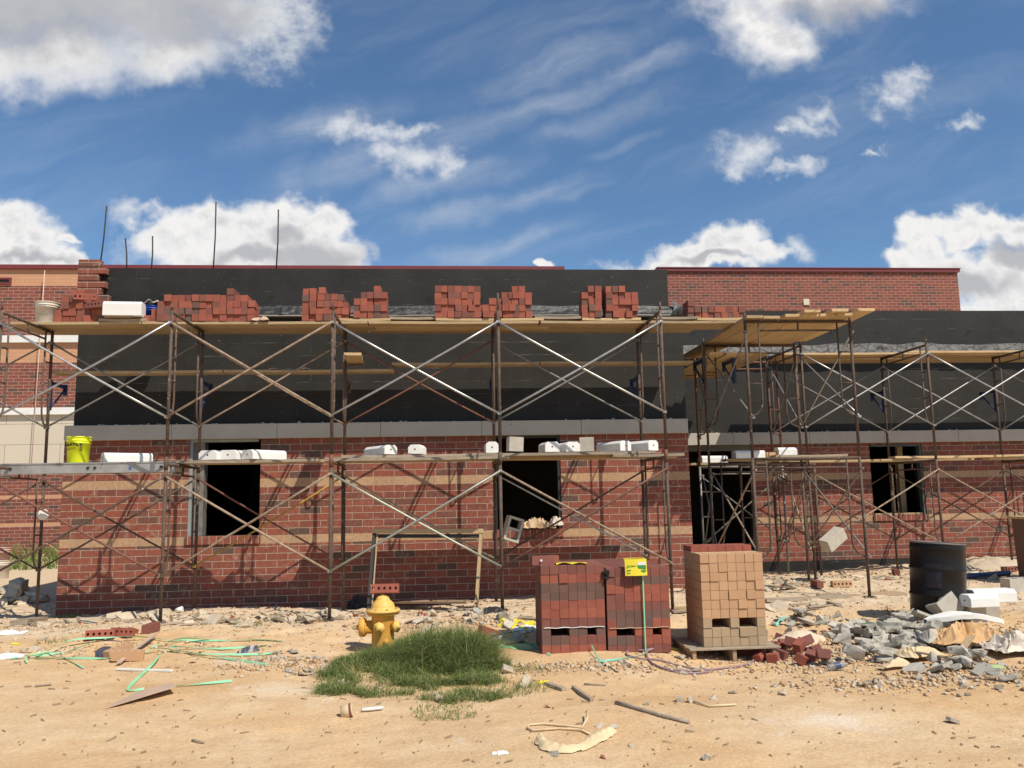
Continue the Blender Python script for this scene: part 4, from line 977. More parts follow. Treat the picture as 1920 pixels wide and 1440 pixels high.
# ------------------------------------------------------------ pails
def pail(name, x, y, z, r, h, mat, label, lid=False, handle=True, fill=None):
    root = empty(name, (x, y, z)); tag(root, label, 'bucket')
    rb = r*.88; pr = [(rb, 0), (rb+.002, .004), (r*.97, h*.74), (r*1.03, h*.745), (r*1.03, h*.765), (r*.985, h*.77), (r*.99, h*.83), (r*1.05, h*.835), (r*1.05, h*.86), (r*1.0, h*.865), (r*1.01, h*.95), (r*1.06, h*.955), (r*1.07, h*.99), (r*1.04, h)]
    MB().lathe([(a, c) for a, c in pr], 36, (x, y, z), capt=lid).build('body', mat, root)
    if not lid: MB().lathe([(rb-.006, .02), (r*.98, h-.003)], 30, (x, y, z), capb=True, capt=False).build('lining', mat, root)
    if handle:
        pts = [(x+r*1.05*math.cos(a), y-r*1.03*abs(math.sin(a))*.9-.01, z+h*.9-.16*math.sin(a)) for a in [math.pi*i/12 for i in range(13)]]
        MB().tube(pts, .0022, 5).build('handle', M['grey'], root)
    return root
p = at(146, 869, 11.22); YP = pail('neon_bucket', p.x, 11.22, zb_+.012, .142, at(146, 818, 11.1).z-zb_-.012, M['yellowpail'], 'neon yellow bucket with black lettering on the aluminium plank', handle=False)
def text_on(cyl, s, size, px_, zc, r, mat, par, ang0, bold=.0):
    cu = bpy.data.curves.new('lettering', 'FONT'); cu.body = s; cu.size = size; cu.align_x = 'CENTER'; cu.extrude = .0006; cu.offset = bold; cu.resolution_u = 3
    t = bpy.data.objects.new('lettering', cu); col.objects.link(t); bpy.context.view_layer.update()
    me = bpy.data.meshes.new_from_object(t); bpy.data.objects.remove(t)
    x, y, z0 = cyl
    o = bpy.data.objects.new('lettering', me); col.objects.link(o); me.materials.clear(); me.materials.append(mat)
    for v in me.vertices:
        a = ang0+v.co.x/r; rr = r+.002+v.co.z; zz = zc+v.co.y
        v.co = Vector((x+rr*math.sin(a), y-rr*math.cos(a), zz))-origin_of(par)
    o.parent = par; return o
cy = (p.x, 11.22, 0)
text_on(cy, 'SUPPLY', .066, 0, zb_+.232, .138, M['ink'], YP, R(-6), .003)
b = MB()
for k in range(3):
    for j in range(6 if k < 2 else 3):
        a = R(-50+9*j+8); b.box((p.x+.136*math.sin(a), 11.22-.136*math.cos(a), zb_+.205-.014*k), (.017, .003, .0045), Matrix.Rotation(a, 3, 'Z'))
for k in range(5): a = R(34); b.box((p.x+.138*math.sin(a), 11.22-.138*math.cos(a), zb_+.25-.02*k), (.034-.004*(k % 3), .003, .009), Matrix.Rotation(a, 3, 'Z'))
b.build('small_print', M['ink'], YP)
p = at(82, 606, 11.6); wz = at(82, 563, 11.5).z
WP = pail('white_bucket', p.x, 11.68, ZP, .15, wz-ZP, M['pail'], 'dirty white bucket with faded blue writing on the top planks', lid=True)
b = MB()
for j in range(7): a = R(-28+7*j); b.box((p.x+.146*math.sin(a), 11.68-.146*math.cos(a), ZP+.23), (.014, .003, .018+.006*(j % 2)), Matrix.Rotation(a, 3, 'Z'))
b.build('faded_writing', M['inkblue'], WP)
for px, r_, h_, lb in ((240, .14, .31, 'blue pail behind the big white block on the top planks'), (283, .16, .30, 'blue pail with clear film behind the first brick row on the top planks')):
    p = at(px, 600, 11.95); pail('blue_pail', p.x, 11.97, 4.044, r_, h_, M['navy'], lb, handle=False, lid=True)
p = at(288, 570, 11.95); b = MB().grid(lambda u, v: Vector((p.x-.17+.34*u, 11.8+.35*v, 4.35+.05*math.sin(u*3.1)+.02*math.sin(u*17+v*9)+.015*math.sin(v*14))), 24, 14)
tag(b.build('clear_film', M['clearfilm'], fix=False), 'crumpled clear film over the blue pail on the top planks', 'plastic film')
# pails and round white tag at the left
px_ = at(2, 1063, 19); g = G(px_.x, 19)
pail('stained_bucket', px_.x, 19, g, .17, .42, M['pail'], 'pale lower bucket of the stacked pair at the left picture edge', handle=False); pail('stained_bucket', px_.x, 19, g+.27, .17, .42, M['pinkpail'], 'pink stained upper bucket of the stacked pair at the left picture edge', handle=False)
p = at(80, 965, YI-.06); MB_ = MB().lathe([(.075, 0), (.075, .012), (.05, .03), (.02, .034)], 24, (p.x, YI-.04, p.z), Matrix.Rotation(R(90), 3, 'X')); MB_.box((p.x, YI-.085, p.z+.0), (.05, .01, .02), Matrix.Rotation(R(40), 3, 'Y'))
tag(MB_.build('marker_disc', M['foam']), 'round white cap fixed to the leftmost inner scaffold leg', 'cap')
# ------------------------------------------------------------ torn paper, cardboard, twine
def crumple(name, c, sx, sy, sz, mat, label, cat, seed, nu=34, nv=24, rz=0, group=None, fold=5.0, flat=.0):
    k_s = fold/max(sx, sy)*.55
    def rid(x, y, s_): return 1-2*abs(noise.noise(Vector((x*k_s*s_+seed, y*k_s*s_, seed*1.7))))
    def fn(u, v):
        x = (u-.5)*sx; y = (v-.5)*sy
        e = max(0, 1-(2*abs(u-.5))**4)*max(0, 1-(2*abs(v-.5))**3)
        x2 = x+.09*sx*noise.noise(Vector((x*k_s, y*k_s, seed+9)))*2; y2 = y*(1+.5*noise.noise(Vector((x*k_s*1.4, seed, 2))))+.12*sy*noise.noise(Vector((x*k_s, y*k_s, seed+5)))*2
        z = sz*((.15+.85*e)*(.55*rid(x, y, 1.0)+.30*rid(x, y, 2.3)+.15*rid(x, y, 5.1)))
        q = Matrix.Rotation(rz, 3, 'Z') @ Vector((x2, y2, 0))
        X, Y_ = c[0]+q.x, c[1]+q.y
        base = c[2] if len(c) > 2 else G(X, Y_)
        return Vector((X, Y_, base+max(.004, z+flat)))
    b = MB(); b.grid(fn, nu, nv, False); b.grid(lambda u, v: fn(u, v)+Vector((0, 0, -.003)), nu, nv, False)
    o = b.build(name, mat, None, org=Vector((c[0], c[1], (c[2] if len(c) > 2 else G(c[0], c[1]))))); tag(o, label, cat, group); return o
p = at(1010, 990, 12.55); crumple('torn_cement_bag', (p.x, 12.56, ZT2+.01), .46, .24, .20, M['paper'], 'torn paper cement bag heaped on the second window sill', 'paper bag', 2.2, 26, 16, fold=8)
p = at(1028, 990, 12.5); crumple('film_scrap', (p.x+.13, 12.5, ZT2+.05), .2, .12, .16, M['clearfilm'], 'scrap of plastic film beside the paper bag on the window sill', 'plastic film', 4.2)
p = at(490, 600, 11.55); crumple('torn_bag', (p.x, 11.6, ZP), .22, .25, .09, M['card'], 'torn cardboard box flap on the top planks after the long brick stack', 'cardboard', 7.7)
for px, lb in ((515, 'left pale scrap on the bracket plank'), (573, 'right pale scrap on the bracket plank')):
    p = at(px, 688, YB); crumple('paper_scrap', (p.x, YB-.04, 3.445), .16, .1, .05, M['card'], lb, 'paper scrap', px*.1, 8, 6)
for i, (a, c, w_) in enumerate((((84, 507), (55, 925), 'left'),)):
    p0, p1 = at(*a, 25.8), at(*c, 25.8); tag(MB().tube([p0, p1], .012, 5).build('mason_line', M['twine']), 'thin pale string hanging in front of the far brick wing', 'string')
# ------------------------------------------------------------ wooden frame leaning behind the hydrant
tl, tr = at(702, 998, 11.75), at(902, 998, 11.75); bl, br_ = at(690, 1143, 11.15), at(893, 1147, 11.15)
bl.z = G(bl.x, bl.y); br_.z = G(br_.x, br_.y)
TF = empty('wooden_trestle', ((bl.x+br_.x)/2, 11.15, bl.z)); tag(TF, 'three-sided timber frame leaning behind the hydrant', 'wooden frame')
def bar(a, c, w_, t_, mat, nm, par):
    a = Vector(a); c = Vector(c); d = c-a; q = d.to_track_quat('X', 'Z').to_matrix()
    b = MB().box((0,0,0), (d.length, w_, t_), None, .003); me = b.mesh(nm, M[mat]); o = bpy.data.objects.new(nm, me); col.objects.link(o)
    o.location = (a+c)/2-origin_of(par); o.rotation_euler = q.to_euler(); o.parent = par if par else None; return o
bar(bl, tl, .04, .085, 'framedark', 'post', TF); bar(bl+Vector((.045,-.02,0)), tl+Vector((.045,-.02,0)), .02, .012, 'wood', 'edge_strip', TF); bar(br_, tr, .04, .08, 'wood', 'post', TF); bar(tl+Vector((.0,-.02,-.05)), tr+Vector((0,-.02,-.05)), .04, .05, 'framedark', 'lower_rail', TF); bar(tl+Vector((-.03,-.03,.02)), tr+Vector((.03,-.03,.02)), .07, .06, 'woodnew', 'top_rail', TF)
# ------------------------------------------------------------ ground
def axis(lo, a, b_, hi, step, n):
    mid = np.arange(a, b_, step); l = a-np.geomspace(step, a-lo, n)[::-1]; r = b_+np.geomspace(step, hi-b_, n)-step
    return np.concatenate([l, mid, r])
xs = axis(-600, -8.5, 13, 600, .035, 40); ys = axis(-600, 3.6, 16.2, 900, .03, 40)
XX, YY = np.meshgrid(xs, ys); far = np.clip(np.maximum(np.abs(XX-2)-14, np.abs(YY-10)-12)/20, 0, 1)
ZZ = gz(XX, YY)*(1-far)
nx, ny = len(xs), len(ys)
me = bpy.data.meshes.new('ground'); me.vertices.add(nx*ny)
me.vertices.foreach_set('co', np.stack([XX, YY, ZZ], -1).astype('f').ravel())
ii, jj = np.meshgrid(np.arange(nx-1), np.arange(ny-1)); a = (jj*nx+ii).ravel()
q = np.stack([a, a+1, a+nx+1, a+nx], -1).astype('i').ravel()
nf = (nx-1)*(ny-1); me.loops.add(nf*4); me.loops.foreach_set('vertex_index', q); me.polygons.add(nf)
me.polygons.foreach_set('loop_start', np.arange(0, nf*4, 4, dtype='i')); me.polygons.foreach_set('loop_total', np.full(nf, 4, 'i')); me.polygons.foreach_set('use_smooth', np.ones(nf, bool))
me.update(); me.validate()
gm, gnt, gb = newmat('sandy_ground'); v = coords(gnt, 'Object')
f1 = noise_out(gnt, v, .55, 5, .6, .4); f2 = noise_out(gnt, v, 3.5, 6, .62); f3 = noise_out(gnt, v, 38, 5, .65); f4 = noise_out(gnt, v, 1.4, 6, .7, .8)
gc = mixc(gnt, ramp(gnt, f1, [(.38, 0), (.62, 1)]), (.65,.43,.225), (.68,.50,.305))
gc = mixc(gnt, math_(gnt, 'MULTIPLY', ramp(gnt, f2, [(.40, 0), (.66, 1)]), .5), gc, (.52,.32,.17))
gc = mixc(gnt, math_(gnt, 'MULTIPLY', ramp(gnt, noise_out(gnt, coords(gnt, 'Object', (.5, 1.6, 1)), 1.1, 4, .55, .6), [(.50, 0), (.68, 1)]), .45), gc, (.48,.29,.14))
# crushed pale rubble towards the wall (world y), broken up by noise
sp = N(gnt, 'ShaderNodeSeparateXYZ'); gnt.links.new(v, sp.inputs[0])
yk = math_(gnt, 'MULTIPLY_ADD', f4, 2.6, c=math_(gnt, 'ADD', sp.outputs[1], -11.1))
mk = ramp(gnt, yk, [(0, 0), (.8, 1)])
gc = mixc(gnt, math_(gnt, 'MULTIPLY', mk, .62), gc, (.60,.50,.37))
# lime dust patch
gc = mixc(gnt, math_(gnt, 'MULTIPLY', ramp(gnt, f4, [(.60, 0), (.70, 1)]), .45), gc, (.72,.62,.50))
for px, py, rx_, ry_ in ((1570, 1352, .55, .30), (520, 1292, .55, .30), (470, 1240, .5, .25)):
    q = gp(px, py); dd = N(gnt, 'ShaderNodeVectorMath', operation='MULTIPLY_ADD'); dd.inputs[1].default_value = (1/rx_, 1/ry_, 0); dd.inputs[2].default_value = (-q.x/rx_, -q.y/ry_, 0); gnt.links.new(v, dd.inputs[0])
    ll = N(gnt, 'ShaderNodeVectorMath', operation='LENGTH'); gnt.links.new(dd.outputs[0], ll.inputs[0])
    gc = mixc(gnt, ramp(gnt, math_(gnt, 'ADD', math_(gnt, 'MULTIPLY', ll.outputs['Value'], -.5), math_(gnt, 'MULTIPLY_ADD', f2, 1.6, c=-.35)), [(0, 0), (.5, .75)]), gc, (.76,.64,.50))
gc = mixc(gnt, 1.0, gc, ramp(gnt, f3, [(.25, .80), (.75, 1.16)]), 'MULTIPLY')
spk = noise_out(gnt, v, 120, 2, .5); gc = mixc(gnt, math_(gnt, 'MULTIPLY', ramp(gnt, spk, [(.70, 0), (.74, 1)]), .5), gc, (.25,.17,.10))
gnt.links.new(gc, gb.inputs['Base Color']); gb.inputs['Roughness'].default_value = .95; gb.inputs['Specular IOR Level'].default_value = .1
hh = math_(gnt, 'MULTIPLY_ADD', noise_out(gnt, v, 16, 8, .7), .6, c=math_(gnt, 'MULTIPLY', f3, .4)); bump(gnt, gb, hh, .55, .03)
me.materials.append(gm)
go = bpy.data.objects.new('ground', me); col.objects.link(go); tag(go, kind='structure')
# ------------------------------------------------------------ rubble, straps, scraps
def hullmesh(seed, flat=1.0, n=13, mat='rubble'):
    r_ = random.Random(seed); bm = bmesh.new()
    for i in range(n):
        v = Vector((r_.uniform(-1, 1), r_.uniform(-1, 1), r_.uniform(-1, 1)))
        m_ = max(abs(v.x), abs(v.y), abs(v.z)); v = v*(.75/m_)+v*.25
        bm.verts.new((v.x*.5, v.y*.5*r_.uniform(.7, 1), v.z*.5*flat))
    res = bmesh.ops.convex_hull(bm, input=bm.verts)
    bmesh.ops.delete(bm, geom=[g for g in res['geom_interior'] if isinstance(g, bmesh.types.BMVert)], context='VERTS')
    bmesh.ops.subdivide_edges(bm, edges=list(bm.edges), cuts=2, use_grid_fill=True)
    for v in bm.verts: v.co += v.co.normalized()*(noise.noise(v.co*3+Vector((seed, 0, 0)))*.10+noise.noise(v.co*9+Vector((seed, 3, 0)))*.05)
    me = bpy.data.meshes.new('chunk'); bm.to_mesh(me); bm.free(); me.materials.append(M[mat]); return me
CH = {mt: [hullmesh(i*7+j, f, 13, mt) for i, f in enumerate((1, .7, .45, .28, .9, .35, .6, .22))] for j, mt in enumerate(('rubble', 'limestone', 'brick', 'stone'))}
# slab-like fragments with a flat face, for broken block walls
for s in range(4):
    b = MB(); r_ = random.Random(s+50); pts = []
    for k in range(6): a = 2*math.pi*k/6+r_.uniform(-.3, .3); rr = r_.uniform(.36, .55); pts.append((rr*math.cos(a), rr*math.sin(a)))
    b.prism(pts, 'z', -.08, .08); me = b.mesh('chunk', M['rubble']); CH['rubble'].append(me)
def chunk(x, y, s, kind, name, label, cat, group, lift=.25, z=None, var=None):
    me = rnd.choice(CH[kind]) if var is None else CH[kind][var]
    zz = (G(x, y) if z is None else z)+s*lift*.6
    o = local_obj(name, me, None, (x, y, zz), (rnd.uniform(-.5, .5), rnd.uniform(-.5, .5), rnd.uniform(0, 6.3)), (s, s*rnd.uniform(.7, 1.1), s*rnd.uniform(.7, 1.1)))
    return tag(o, label, cat, group)
def heap(n, cells, kind, smin, smax, hz_, name, label, cat, group, power=2.2):
    """cells: (px, py, radius_x m, radius_y m, weight)"""
    tot = sum(c[4] for c in cells)
    for i in range(n):
        t = rnd.uniform(0, tot)
        for c in cells:
            t -= c[4]
            if t <= 0: break
        p = gp(c[0], c[1]); a = rnd.uniform(0, 6.283); rr = math.sqrt(rnd.random()); x = p.x+c[2]*rr*math.cos(a); y = p.y+c[3]*rr*math.sin(a)
        s = smin+(smax-smin)*rnd.random()**power
        big = s > (smin+smax)*.5
        k = kind if isinstance(kind, str) else rnd.choice(kind)
        chunk(x, y, s, k, name, ('larger ' if big else 'small ')+label, cat, group+(' larger' if big else ' small'), lift=.3, z=G(x, y)+hz_*(1-rr)*rnd.random())
heap(240, [(1500,1168,.4,.2,1.6),(1560,1178,.5,.28,2.6),(1640,1190,.5,.35,3.5),(1700,1180,.4,.35,3.5),(1640,1235,.5,.25,2.5),(1740,1215,.4,.3,2.5),(1790,1250,.5,.2,2),(1880,1270,.4,.2,1.2)], 'rubble', .045, .25, .17, 'rubble', 'grey concrete fragment in the rubble heap in front of the black drum', 'rubble', 'grey rubble heap', 1.8)
heap(50, [(1700,1280,.5,.15,1),(1860,1290,.5,.2,1.2),(1600,1215,.3,.2,1)], ['rubble', 'limestone'], .03, .09, .02, 'rubble', 'stone at the near edge of the grey rubble heap', 'rubble', 'stones before the grey rubble heap')
heap(40, [(800,1165,.25,.15,2),(870,1160,.3,.15,2),(830,1185,.25,.1,1),(960,1170,.25,.15,1.2)], ['rubble', 'limestone', 'limestone'], .05, .17, .10, 'rubble', 'pale stone in the pile behind the grass and right of the hydrant', 'stone', 'stones behind the grass patch', 1.5)
heap(22, [(905,1205,.2,.12,2),(945,1205,.2,.12,1)], ['rubble'], .07, .18, .05, 'rubble', 'grey block fragment between the grass and the left brick cube', 'rubble', 'fragments between grass and brick cube', 1.3)
heap(20, [(35,1130,.35,.25,2),(20,1110,.3,.2,1)], ['limestone'], .15, .42, .10, 'rock', 'pale rock heaped at the left edge beside the building shadow', 'rock', 'rocks at the left edge', 1.2)
heap(60, [(545,1235,.35,.18,1.5),(580,1262,.2,.1,1),(515,1225,.2,.1,.6)], ['rubble', 'limestone'], .03, .10, .02, 'rubble', 'whitish crumb of rubble left of the grass patch', 'rubble', 'crumbs left of the grass')
heap(22, [(1160,1250,.3,.08,1.5),(1110,1240,.15,.08,1),(1290,1262,.2,.1,1)], ['limestone', 'rubble'], .03, .11, .02, 'stone', 'stone on the sand in front of the brick cubes', 'stone', 'stones before the brick cubes')
heap(26, [(200,1160,.8,.12,1.5),(420,1160,.8,.12,1.5),(540,1150,.4,.1,1)], ['limestone'], .04, .14, .01, 'stone', 'pale stone along the foot of the front wall at left', 'stone', 'stones along the wall foot')
heap(20, [(90,1225,.3,.1,1.2),(250,1215,.4,.1,1.2),(60,1200,.2,.1,1)], ['limestone'], .03, .10, .01, 'stone', 'stone lying among the green straps at left', 'stone', 'stones among the straps')
heap(26, [(1480,1105,.5,.2,1),(1560,1090,.6,.2,1),(1450,1060,.4,.2,1),(1700,1085,.5,.2,.8)], ['limestone'], .03, .12, .01, 'stone', 'stone lying below the tower near the right wall', 'stone', 'stones below the tower')
# broken crust, brick bats and board scraps strewn below the walls
def scatter(n, cells, fn):
    tot = sum(c[4] for c in cells)
    for i in range(n):
        t = rnd.uniform(0, tot)
        for c in cells:
            t -= c[4]
            if t <= 0: break
        p = gp(c[0], c[1]); a = rnd.uniform(0, 6.283); rr = math.sqrt(rnd.random()); fn(i, p.x+c[2]*rr*math.cos(a), p.y+c[3]*rr*math.sin(a))
LEFTC = [(180,1165,1.0,.28,1),(400,1162,1.0,.28,1.4),(580,1156,.7,.25,1)]; MIDC = [(850,1150,.6,.2,1),(930,1160,.4,.2,1)]; RIGC = [(1470,1100,.6,.35,1.3),(1600,1085,.7,.3,1.2),(1520,1140,.6,.2,.8),(1830,1085,.5,.3,.7)]
scatter(70, LEFTC, lambda i, x, y: chunk(x, y, rnd.uniform(.08, .30), 'limestone', 'crust_piece', 'flat broken crust piece along the foot of the front wall', 'rubble', 'crust pieces below the front wall', .10, None, rnd.choice((3, 7, 2))))
scatter(60, RIGC, lambda i, x, y: chunk(x, y, rnd.uniform(.06, .26), 'limestone', 'crust_piece', 'flat broken crust piece on the ground below the tower', 'rubble', 'crust pieces below the tower', .10, None, rnd.choice((3, 7, 2))))
scatter(26, MIDC, lambda i, x, y: chunk(x, y, rnd.uniform(.06, .20), 'limestone', 'crust_piece', 'flat broken piece between the hydrant and the left cube', 'rubble', 'crust pieces behind the hydrant', .10, None, rnd.choice((3, 7, 2))))
scatter(14, LEFTC+MIDC, lambda i, x, y: chunk(x, y, rnd.uniform(.05, .10), 'brick', 'brick_bat', 'red brick bat lying in the rubble below the front wall', 'brick bat', 'brick bats below the front wall', .3))
scatter(12, RIGC, lambda i, x, y: chunk(x, y, rnd.uniform(.05, .11), 'brick', 'brick_bat', 'red brick bat lying on the ground below the tower', 'brick bat', 'brick bats below the tower', .3))
def scrapwood(i, x, y):
    L = rnd.uniform(.15, .55); me_ = plank_mesh(L, rnd.uniform(.03, .08), .016, M['woodgrey'], 0, .003).mesh('wood_scrap', M['woodgrey'])
    tag(local_obj('wood_scrap', me_, None, (x, y, G(x, y)+.008), (0, rnd.uniform(-.06, .06), rnd.uniform(-.5, .5))), 'grey wood scrap lying in the rubble below the walls', 'wood scrap', 'wood scraps below the walls')
scatter(22, LEFTC+MIDC+RIGC, scrapwood)
# separate stones one can pick out
for px, py, s, kd, lb in ((1787,1355,.13,'rubble','grey flat stone alone in the right foreground'),(990,1418,.0,'',''),(823,1313,.10,'limestone','white rounded stone at the lower edge of the grass'),(643,1284,.10,'limestone','pale triangular stone on the left part of the grass'),(715,1293,.05,'stone','small white stone low in the grass'),
    (955,1262,.15,'limestone','grey white stone at the right edge of the grass'),(985,1287,.13,'limestone','square cream stone right of the grass'),(1017,1253,.10,'limestone','long pale stone right of the grass'),(1028,1327,.06,'brick','small dark stone in the foreground centre'),(1275,1235,.13,'limestone','brown rock in front of the gap between the brick cubes'),
    (1375,1300,.10,'rubble','half buried grey stone in the middle right foreground'),(1337,1311,.08,'rubble','dark pointed stone in the middle right foreground'),(1275,1316,.07,'limestone','left of two pale stones in the middle right foreground'),(1295,1317,.07,'limestone','right of two pale stones in the middle right foreground'),
    (1126,1363,.08,'limestone','tan stone above the woven sack'),(1150,1365,.07,'rubble','dark grey stone above the woven sack'),(1040,1417,.07,'rubble','grey stone below the woven sack'),(1131,1422,.05,'brick','brown stone at the bottom centre'),(1327,1425,.07,'rubble','grey stone at the lower right foreground'),
    (1465,1303,.10,'limestone','tan flat stone below the red brick heap'),(1808,1283,.11,'limestone','cream shard before the rubble heap'),(1800,1306,.05,'limestone','small shard before the rubble heap'),(360,1243,.08,'limestone','tan stone by the green straps'),(470,1240,.07,'limestone','tan stone right of the green straps'),(230,1432,.04,'foam','white crumb in the left foreground'),
    (1211,1322,.05,'limestone','tan stone by the long stick'),(1183,1400,.04,'limestone','small tan stone right of the sack')):
    if s <= 0 or kd == 'foam': continue
    p = gp(px, py); chunk(p.x, p.y, s, kd, 'stone', lb, 'stone', None, .22)
# heap of broken red bricks
spots = [(1425,1240),(1440,1235),(1463,1205),(1455,1222),(1470,1218),(1490,1225),(1500,1230),(1512,1222),(1530,1228),(1505,1247),(1545,1248),(1465,1237),(1450,1243),(1523,1240)]
for i, (px, py) in enumerate(spots):
    p = gp(px, py); hb = MB().box((0,0,0), (rnd.uniform(.10, .17), .092, .09), None, .004); me = hb.mesh('broken_brick', M['brickm'] if i % 3 else M['brick'])
    for v in me.vertices:
        if v.co.x > 0: v.co += Vector((noise.noise(v.co*40+Vector((i,0,0)))*.04, 0, noise.noise(v.co*30+Vector((0,i,0)))*.01))
    o = local_obj('broken_brick', me, None, (p.x, p.y, p.z+.05+(.06 if i in (5, 6, 7, 10) else 0)), (rnd.uniform(-.5, .5), rnd.uniform(-.4, .4), rnd.uniform(0, 3.1))); tag(o, 'broken red brick in the little heap right of the tan cube', 'broken brick', 'broken red bricks')
brick(tuple(gp(1417, 1232)+Vector((-.05, .03, .04))), (0, R(12), R(-25)), 'brick', 'red brick lying under the right end of the timber pallet', None)
# block fragments, white slab and blocks beside the drum
p = gp(1762, 1165); cmublk((p.x+.0, p.y-.12, p.z+.17), (R(-18), R(-28), R(15)), 'broken concrete block leaning on the drum', cmu(.26, .2, .22))
chunk(gp(1735, 1150).x, gp(1735, 1160).y-.1, .22, 'rubble', 'rubble', 'grey rounded lump leaning on the drum', 'rubble', None, .5, var=0); chunk(gp(1693, 1165).x, gp(1693, 1168).y, .20, 'rubble', 'rubble', 'pitted round lump of concrete left of the drum', 'rubble', None, .5, var=4)
p = gp(1815, 1192)
def slab(u, v):
    x = p.x-.42+.86*u; wv = .13*math.sin(math.pi*min(1, max(.02, u)))**.5
    return Vector((x, p.y+.05+(v-.5)*2*wv, p.z+.17+.07*math.sin(math.pi*u)-.03*u+.01*noise.noise(Vector((u*6, v*4, 0)))))
b = MB(); b.grid(slab, 26, 8); b.grid(lambda u, v: slab(u, v)-Vector((0, 0, .045)), 26, 8)
b.grid(lambda u, v: slab(u, 0)-Vector((0, .004*noise.noise(Vector((u*20, v, 0))), .045*v)), 26, 3); b.grid(lambda u, v: slab(u, 1)-Vector((0, 0, .045*v)), 26, 3)
tag(b.build('white_slab', M['foam'], fix=False), 'curved white slab lying over the rubble right of the drum', 'slab')
q1 = gp(1838, 1172); q2 = gp(1870, 1168)
cmublk((q1.x, q1.y+.12, q1.z+.10), (0, 0, R(4)), 'grey concrete block under the white blocks beside the drum', CMH); cmublk((q2.x, q2.y+.16, q2.z+.10), (0, 0, R(-14)), 'ribbed concrete block right of the drum', CMH)
stoneblk(1810, 1139, q1.y, .34, 3, 'short white block resting on concrete blocks beside the drum', Z=q1.z+.20, W=.2, H=.13); stoneblk(1818, 1130, q1.y+.35, .50, 0, 'long white block behind the concrete blocks beside the drum', Z=q1.z+.20, W=.22, H=.14)
# film, paper and laths on the heap
p = gp(1815, 1215); crumple('orange_bag', (p.x, p.y, p.z+.06), .74, .34, .22, M['plasticbag'], 'orange brown plastic bag spread on the rubble at right', 'plastic bag', 1.3, 54, 34, fold=7)
p = gp(1905, 1225); crumple('clear_sheet', (p.x, p.y, p.z+.03), .55, .45, .20, M['clearfilm'], 'crumpled pale plastic sheet at the right edge of the rubble', 'plastic sheet', 5.3, 50, 34, fold=8)
p = gp(1718, 1238); crumple('cream_paper', (p.x, p.y, p.z+.05), .44, .26, .10, M['sack'], 'cream torn paper sheet on the near side of the rubble', 'paper', 9.3, 18, 12, fold=3)
p = gp(1700, 1252); crumple('cream_paper', (p.x-.1, p.y, p.z+.02), .3, .12, .08, M['sack'], 'small cream paper scrap at the front of the rubble', 'paper', 11.3, 10, 8, fold=3)
def stick(pts, r, mat, label, name='stick', cat='stick', group=None, up=.012, flat=None):
    P_ = []
    for t in pts:
        q = gp(t[0], t[1]); P_.append(q+Vector((0, 0, up+(t[2] if len(t) > 2 else 0))))
    if flat:
        b = MB()
        for a, c in zip(P_, P_[1:]):
            d = (c-a); b.box((a+c)/2, (d.length+.004, flat, r*2), d.to_track_quat('X', 'Z').to_matrix())
    else: b = MB().tube(P_, r, 6)
    return tag(b.build(name, M[mat]), label, cat, group)
stick([(1646,1247),(1700,1252)], .006, 'woodgrey', 'bent pale lath left of the cream paper', 'lath', 'lath', flat=.05, up=.04); stick([(1720,1243,.05),(1830,1258,.02)], .006, 'woodgrey', 'long pale lath lying across the near rubble', 'lath', 'lath', flat=.05, up=.05); stick([(1795,1248,.03),(1825,1222,.1)], .008, 'wood', 'short board end sticking up by the orange bag', 'lath', 'lath', flat=.06, up=.05)
stick([(1155,1320),(1190,1330),(1240,1345),(1292,1357)], .016, 'woodgrey', 'long weathered stick in the right foreground'); stick([(1075,1291),(1110,1316)], .014, 'woodgrey', 'short stick below the left brick cube', flat=.03); stick([(1025,1284),(1058,1296)], .014, 'woodgrey', 'dark wood scrap right of the grass', flat=.05)
stick([(1095,1285),(1136,1287)], .007, 'woodgrey', 'thin twig below the left brick cube'); stick([(1300,1318),(1330,1327),(1380,1324)], .008, 'sack', 'pale bent strip at the middle right foreground'); stick([(1285,1373),(1303,1373)], .006, 'woodgrey', 'tiny twig in the right foreground'); stick([(360,1391),(383,1395)], .007, 'woodgrey', 'small twig in the left foreground'); stick([(65,1289),(96,1286)], .008, 'woodgrey', 'thin twig in the left foreground sand')
stick([(200,1392),(218,1384)], .004, 'woodgrey', 'fine curved twig in the left foreground')
# long boards on the ground
stick([(1432,1128),(1500,1126),(1590,1120)], .018, 'woodgrey', 'long weathered plank on the ground right of the tan cube', 'board', 'board', flat=.16, up=.02); stick([(1395,1099),(1490,1104)], .012, 'woodgrey', 'narrow board on the ground below the tower', 'board', 'board', flat=.09, up=.02); stick([(1540,1119),(1690,1113)], .012, 'ply', 'thin sheet on the ground under the tower leg', 'board', 'board', flat=.3, up=.01)
stick([(752,1139,.05),(890,1140,.05)], .012, 'ply', 'plywood sheet lying propped up behind the hydrant', 'board', 'board', flat=.28, up=.03); stick([(1430,1068),(1540,1064)], .02, 'woodgrey', 'board lying near the foot of the right wall', 'board', 'board', flat=.2, up=.02)
stick([(35,1172),(75,1165)], .03, 'woodgrey', 'grey board end by the left corner of the wall', 'board', 'board', flat=.2, up=.03); stick([(1262,1150),(1290,1148)], .01, 'woodgrey', 'scrap board between the cubes and the tan pallet', 'board', 'board', flat=.1, up=.02); stick([(1262,1142),(1286,1141)], .015, 'woodnew', 'sill board under the last tall post', 'board', 'board', flat=.12)
stick([(222,1249),(252,1228,.03),(290,1200,.03)], .006, 'card', 'pinkish lath leaning over the tan brick among the straps', 'lath', 'lath', flat=.045, up=.03); stick([(220,1257),(322,1260)], .007, 'foam', 'white painted lath lying below the straps', 'lath', 'lath', flat=.04, up=.012)
